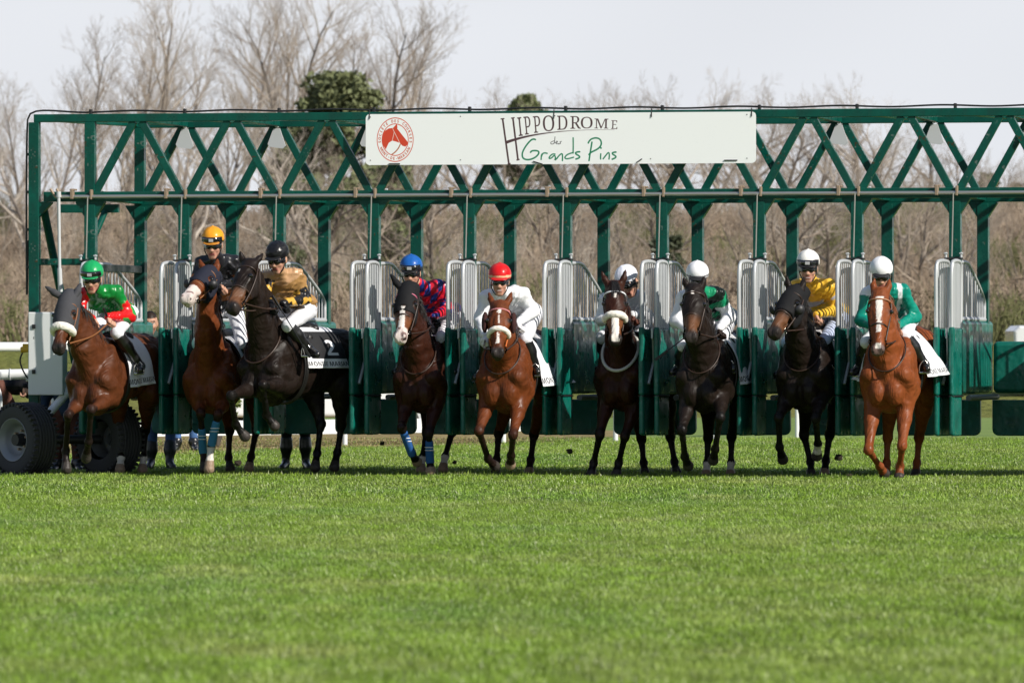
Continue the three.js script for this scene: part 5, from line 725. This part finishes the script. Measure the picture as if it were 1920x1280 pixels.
// ---------------------------------------------------------------- trees
function limbs(seed, o) { // bare tree of unit height 10: returns trunk and crown geometry
  const r = RNG(seed), T = { pos: [], nor: [], idx: [] }, Cn = { pos: [], nor: [], idx: [] };
  const tubeTo = (B, pts, r0, r1, n) => { const base = B.pos.length / 3; pts.forEach((p, i) => { const d = pts[Math.min(pts.length - 1, i + 1)].clone().sub(pts[Math.max(0, i - 1)]).normalize(), s = d.clone().cross(V(.31, .1, .95)).normalize(), t = s.clone().cross(d), w = r0 + (r1 - r0) * i / (pts.length - 1); for (let q = 0; q < n; q++) { const a = q / n * 6.2832, v = s.clone().multiplyScalar(Math.cos(a)).addScaledVector(t, Math.sin(a)); B.pos.push(p.x + v.x * w, p.y + v.y * w, p.z + v.z * w); B.nor.push(v.x, v.y, v.z); } if (i) for (let q = 0; q < n; q++) { const a = base + (i - 1) * n + q, b = base + (i - 1) * n + (q + 1) % n; B.idx.push(a, a + n, b, b, a + n, b + n); } }); };
  const grow = (p, d, len, rad, lv) => {
    const ns = [9, 6, 4, 3, 2][lv], pts = [p.clone()]; let q = p.clone(), dir = d.clone();
    for (let i = 0; i < ns; i++) { dir.add(V((r() - .5) * o.wig, (r() - .5) * o.wig * .6 + o.up * (lv ? 1 : .3), (r() - .5) * o.wig)).normalize(); q = q.clone().addScaledVector(dir, len / ns); pts.push(q); }
    tubeTo(lv ? Cn : T, pts, rad, lv === 0 ? rad * .12 : rad * .25, [7, 5, 4, 3, 3][lv]);
    if (lv >= 4) return;
    const nc = o.kids[lv]; for (let k = 0; k < nc; k++) {
      const t = lv === 0 ? o.t0 + (1 - o.t0) * Math.pow((k + r()) / nc, .85) : .22 + .78 * (k + r()) / nc, f = Math.min(ns - .001, t * ns), i = Math.floor(f), at = pts[i].clone().lerp(pts[i + 1], f - i), pd = pts[i + 1].clone().sub(pts[i]).normalize(), az = r() * 6.283, side = pd.clone().cross(V(Math.cos(az), .13, Math.sin(az))).normalize(), an = o.ang[lv] * (.7 + .6 * r());
      grow(at, pd.clone().multiplyScalar(Math.cos(an)).addScaledVector(side, Math.sin(an)), len * o.len[lv] * (lv === 0 ? 1.15 - .75 * t : .6 + .6 * r()), Math.max(.0055, rad * (1 - .8 * t) * o.rr[lv]), lv + 1);
    }
  };
  grow(V(0, -.3, 0), V((r() - .5) * .1, 1, (r() - .5) * .1), o.lead, o.rad, 0);
  const mk = (B) => { const g = new THREE.BufferGeometry(); g.setAttribute('position', new THREE.Float32BufferAttribute(B.pos, 3)); g.setAttribute('normal', new THREE.Float32BufferAttribute(B.nor, 3)); g.setAttribute('uv', new THREE.BufferAttribute(new Float32Array(B.pos.length / 3 * 2), 2)); g.setIndex(B.idx); return g; };
  return { trunk: mk(T), crown: mk(Cn) };
}
const poplar = { wig: .22, up: .1, kids: [16, 6, 6, 4], t0: .2, ang: [.7, .65, .62, .6], len: [.46, .47, .43, .5], rr: [.6, .55, .5, .55], lead: 9.6, rad: .17 };
const oak = { wig: .42, up: .05, kids: [12, 7, 6, 4], t0: .2, ang: [.95, .75, .7, .7], len: [.62, .5, .45, .5], rr: [.75, .6, .5, .55], lead: 7.0, rad: .2 };
const sapl = { wig: .4, up: .12, kids: [11, 5, 4, 2], t0: .06, ang: [.6, .6, .6, .6], len: [.6, .45, .45, .5], rr: [.8, .6, .6, .6], lead: 7.6, rad: .07 };
const kinds = { tall: [limbs(11, poplar), limbs(12, poplar), limbs(13, { ...poplar, wig: .3, ang: [.75, .6, .6, .6] })], broad: [limbs(21, oak), limbs(22, oak), limbs(23, { ...oak, up: .1 })], young: [limbs(31, sapl), limbs(32, sapl), limbs(33, sapl)] };
const bark = [mat([.13, .108, .088], .95), mat([.2, .17, .145], .95), mat([.09, .074, .06], .95)], twig = [mat([.35, .3, .245], .95), mat([.42, .37, .315], .95), mat([.29, .24, .19], .95)];
const names3 = { tall: ['bare_tree', 'tall slender bare tree'], broad: ['broad_bare_tree', 'broad bare tree with crooked limbs'], young: ['young_bare_tree', 'young many-stemmed bare tree'] };
const planted = [];
function plant(kind, x, top, Z, seed, where) { // x and tree top in metres, Z metres from the camera's end of the course
  const r = RNG(seed), z = 76 - Z, gy = hillY(x, z), H = Math.max(3, top - gy) * (kind === 'broad' ? 1.32 : 1), v = kinds[kind][Math.floor(r() * 3)], k = seed >= 200 && seed < 208 ? 2 : Math.floor(r() * 3), [nm, lb] = names3[kind];
  const t = thing(nm, `${lb} ${where}`, 'tree', 'bare trees on the wooded bank', [x, gy, z]); t.rotation.y = r() * 6.283; t.scale.setScalar(H / 10); part('trunk', v.trunk, bark[k], t); part('crown', v.crown, twig[(k + (r() < .3 ? 1 : 0)) % 3], t); planted.push({ t, kind, lb, px: x / Z, where });
}
const across = (b) => b < -0.0615 ? 'at the far left edge' : b < -0.0467 ? 'behind the first stall' : b < -0.0326 ? 'behind the second stall' : b < -0.0193 ? 'behind the third stall' : b < -0.0059 ? 'behind the fourth stall' : b < 0.0074 ? 'behind the fifth stall' : b < 0.0207 ? 'behind the sixth stall' : b < 0.0344 ? 'behind the seventh stall' : b < 0.0481 ? 'behind the eighth stall' : b < 0.0615 ? 'behind the ninth stall' : 'at the far right edge';
[[-21.78, 11.34, 300], [-22.49, 13.32, 330], [-18.58, 12.51, 290], [-18.60, 14.78, 310], [-16.56, 14.12, 300], [-14.39, 15.35, 290], [-15.28, 15.16, 330], [-11.72, 12.33, 280], [-12.47, 16.99, 330], [-10.40, 16.79, 300], [-10.45, 17.21, 340], [-8.73, 16.50, 310], [-7.58, 16.01, 330], [-5.59, 15.20, 290], [-5.33, 16.28, 320], [-4.22, 13.34, 300], [-3.30, 12.84, 330], [-24.18, 13.43, 320], [-17.88, 16.46, 340]].forEach((a, i) => plant('tall', a[0], a[1], a[2], 100 + i, across(a[0] / a[2])));
{ const r = RNG(19); for (let i = 0; i < 34; i++) { const b = -.0748 + i * .00444 + (r() - .5) * .0037, top = (b < -.012 ? .0364 : .0316) - .0081 * r(), Z = 240 + 120 * r(); plant('tall', b * Z, 1.3 + top * Z, Z, 400 + i, across(b)); } }
[[-6.28, 7.36, 226], [-2.32, 6.81, 224], [2.01, 6.69, 226], [7.89, 6.92, 222], [10.13, 6.57, 228], [-12.33, 7.07, 228], [-4.60, 6.95, 230], [12.72, 6.52, 226], [-1.90, 12.77, 320], [0.00, 11.11, 290], [2.20, 12.59, 330], [3.56, 11.79, 300], [5.50, 13.28, 330], [6.44, 11.69, 290], [9.13, 13.20, 320], [10.96, 13.56, 340], [11.33, 11.45, 300], [14.18, 12.84, 330], [15.53, 12.91, 320], [15.25, 11.22, 290], [18.61, 11.42, 320], [18.67, 9.90, 300], [22.49, 10.15, 330], [22.22, 9.79, 300], [-17.33, 9.04, 260], [-11.33, 9.08, 255], [-7.13, 8.93, 250], [-3.08, 8.85, 260], [0.94, 8.32, 255], [5.19, 8.00, 250], [10.20, 8.32, 255], [13.52, 7.82, 250]].forEach((a, i) => plant('broad', a[0], a[1], a[2], 200 + i, across(a[0] / a[2])));
{ const r = RNG(9); for (let i = 0; i < 62; i++) { const b = -.0755 + i * .00244 + (r() - .5) * .0022, Z = 212 + r() * 60; plant('young', b * Z, 1.3 + (.0268 - .0104 * r()) * Z, Z, 300 + i, across(b)); } }
{ // each label says which of its neighbours the tree is
  const nth = ['leftmost', 'second from left', 'third from left', 'fourth from left', 'fifth from left', 'sixth from left', 'seventh from left', 'eighth from left', 'ninth from left', 'tenth from left', 'eleventh from left'], seen = {};
  for (const p of planted.sort((a, b) => a.px - b.px)) { const k = p.kind + p.where; (seen[k] ??= []).push(p); }
  for (const k in seen) seen[k].forEach((p, i) => { p.t.userData.label = seen[k].length > 1 ? `${p.lb} ${p.where}, ${nth[i]}` : `${p.lb} ${p.where}`; });
}
{ // scrub and dead stems over the bank
  const r = RNG(51), list = []; for (let i = 0; i < 46; i++) { const a = r() * 6.28, d = .6 * Math.sqrt(r()), p = V(d * Math.cos(a), 0, d * Math.sin(a)), q = p.clone().add(V((r() - .5) * .6, .5 + .6 * r(), (r() - .5) * .6)), e = q.clone().add(V((r() - .5) * 1.0, .2 + .7 * r(), (r() - .5) * 1.0)); list.push([p, q, e]); if (i % 2) list.push([q, q.clone().add(V((r() - .5) * .7, .4 * r(), (r() - .5) * .7)), q.clone().add(V((r() - .5) * 1.2, .5 * r(), (r() - .5) * 1.2))]); }
  const g = strands(list, 7, .018), N = 1800, im = new THREE.InstancedMesh(g, mat([1, 1, 1], .95, { specularIntensity: .1 }), N); im.name = 'undergrowth'; im.userData.kind = 'stuff'; im.castShadow = im.receiveShadow = true; const m = new THREE.Matrix4(), col = new THREE.Color();
  for (let i = 0; i < N; i++) { const Z = 200 + 200 * Math.pow(r(), 1.1), x = (r() * 2 - 1) * (.0711 * Z + 3), z = 76 - Z, n = fbm(x * .22, z * .1, 6), s = (.4 + .9 * r()) * (.6 + .8 * n); m.compose(V(x, hillY(x, z) - .05, z), new THREE.Quaternion().setFromAxisAngle(UP, r() * 6.28), V(s, s * (.7 + .5 * r()), s)); im.setMatrixAt(i, m); const c = n > .62 ? mix([.13, .14, .06], [.2, .2, .1], r()) : mix([.24, .185, .135], [.42, .34, .26], r()); col.setRGB(...c); im.setColorAt(i, col); }
  scene.add(im);
}
function leaves(n, seed, place, size) { // many small leaf faces spread through a volume
  const r = RNG(seed), pos = [], idx = [], nor = []; for (let i = 0; i < n; i++) { const p = place(r), a = V(r() - .5, r() - .5, r() - .5).normalize(), b = a.clone().cross(V(r() - .5, r() - .5, r() - .5)).normalize(), c = a.clone().cross(b), s = size * (.6 + .8 * r()), o = pos.length / 3; for (const [u, v] of [[-1, 0], [0, .45], [1, 0], [0, -.45]]) { pos.push(p.x + (a.x * u + b.x * v) * s, p.y + (a.y * u + b.y * v) * s, p.z + (a.z * u + b.z * v) * s); nor.push(c.x, c.y, c.z); } idx.push(o, o + 2, o + 1, o, o + 3, o + 2); }
  const g = new THREE.BufferGeometry(); g.setAttribute('position', new THREE.Float32BufferAttribute(pos, 3)); g.setAttribute('normal', new THREE.Float32BufferAttribute(nor, 3)); g.setAttribute('uv', new THREE.BufferAttribute(new Float32Array(pos.length / 3 * 2), 2)); g.setIndex(idx); return g;
}
const needle = [mat([.14, .165, .07], .85, { side: THREE.DoubleSide }), mat([.15, .17, .075], .85, { side: THREE.DoubleSide })];
function pine(label, x, top, Wd, Z, seed, n = 9000, low = .45) {
  const r0 = RNG(seed), z = 76 - Z, gy = hillY(x, z), H = top - gy, t = thing('pine_tree', label, 'tree', 'evergreens on the wooded bank', [x, gy, z]);
  const lobes = []; for (let i = 0; i < 80; i++) { const v = low + (1 - low) * Math.pow((i + r0()) / 80, .8), w = Wd * Math.sin(Math.min(1, (1.04 - v) / (1 - low) * 1.25 + .12) * 1.57) * .8, a = r0() * 6.283; lobes.push([V(w * Math.cos(a) * r0() ** .5, H * v - .4, w * Math.sin(a) * r0() ** .5), .2 * Wd * (.5 + .9 * r0())]); }
  part('trunk', rod(V(0, -.3, 0), V(.1, H * .85, 0), .2, 8, .06), bark[2], t); const br = lobes.map(([c]) => rod(V(0, Math.max(.5, c.y - .7), 0), c, .05, 4, .02)); part('branches', clean(br), bark[2], t);
  part('crown', leaves(n, seed + 1, (r) => { const [c, s] = lobes[Math.floor(r() * lobes.length)], d = V(r() - .5, r() - .5, r() - .5).normalize().multiplyScalar(s * Math.pow(r(), .4)); d.y *= .65; return c.clone().add(d); }, .14), needle[seed % 2], t);
}
pine('big olive pine rising above the gate behind the third stall', -6.44, 12.02, 3.1, 270, 41, 26000, .15);
pine('olive pine top showing above the white name board', 0.56, 12.32, 1.60, 300, 42, 11000, .4);
pine('olive pine half hidden by the truss behind the second stall', -8.15, 9.20, 1.46, 262, 45, 9000, .1);
pine('olive pine low behind the left end of the name board', -4.30, 8.69, 1.34, 258, 46, 9000, .1);
pine('small rounded pine at right behind the ninth stall', 21.88, 9.85, 0.78, 330, 43, 3500, .55);
pine('little dark conifer at the far right edge', 23.80, 9.66, 0.55, 340, 44, 2500, .4);
function bush(label, x, top, w, Z, seed, col, n, sz, ground) {
  const z = 76 - Z, gy = ground ?? hillY(x, z), H = Math.max(.6, top - gy), t = thing('evergreen_bush', label, 'bush', 'leafy bushes behind the gate', [x, gy, z]), r0 = RNG(seed), lobes = []; for (let i = 0; i < 12; i++) { const a = r0() * 6.28, d = w * .7 * Math.sqrt(r0()); lobes.push([V(d * Math.cos(a), H * (.2 + .65 * r0()), d * Math.sin(a) * .7), w * .35 * (.6 + .7 * r0())]); }
  part('stems', clean(lobes.map(([c]) => rod(V(0, 0, 0), c, .03, 4, .012))), bark[2], t);
  part('foliage', leaves(n, seed, (r) => { const [c, s] = lobes[Math.floor(r() * 12)]; return c.clone().add(V(r() - .5, r() - .5, r() - .5).normalize().multiplyScalar(s * Math.pow(r(), .4))); }, sz), mat(col, .6, { side: THREE.DoubleSide }), t);
}
bush('yellow-green leafy bush by the white rail behind the second stall', -4.03, 0.77, 0.45, 98, 61, [.14, .19, .035], 2600, .035, 0);
[[-7.47, 5.24, 0.80, 240], [-3.13, 4.64, 0.87, 235], [0.67, 3.67, 0.67, 225], [3.01, 2.96, 0.57, 220], [5.16, 5.42, 0.80, 240], [8.69, 4.06, 0.94, 230], [13.51, 3.36, 1.01, 228], [-11.20, 4.53, 0.71, 240], [-12.78, 3.72, 0.60, 230], [-5.26, 2.98, 0.74, 222]].forEach((a, i) => bush((a[1] < 3.1 ? 'low ' : '') + 'dull green evergreen bush on the bank ' + across(a[0] / a[3]), a[0], a[1], a[2], a[3], 70 + i, [[.08, .095, .04], [.065, .08, .04], [.1, .1, .048]][i % 3], 2600, .1));

renderer.render(scene, camera);
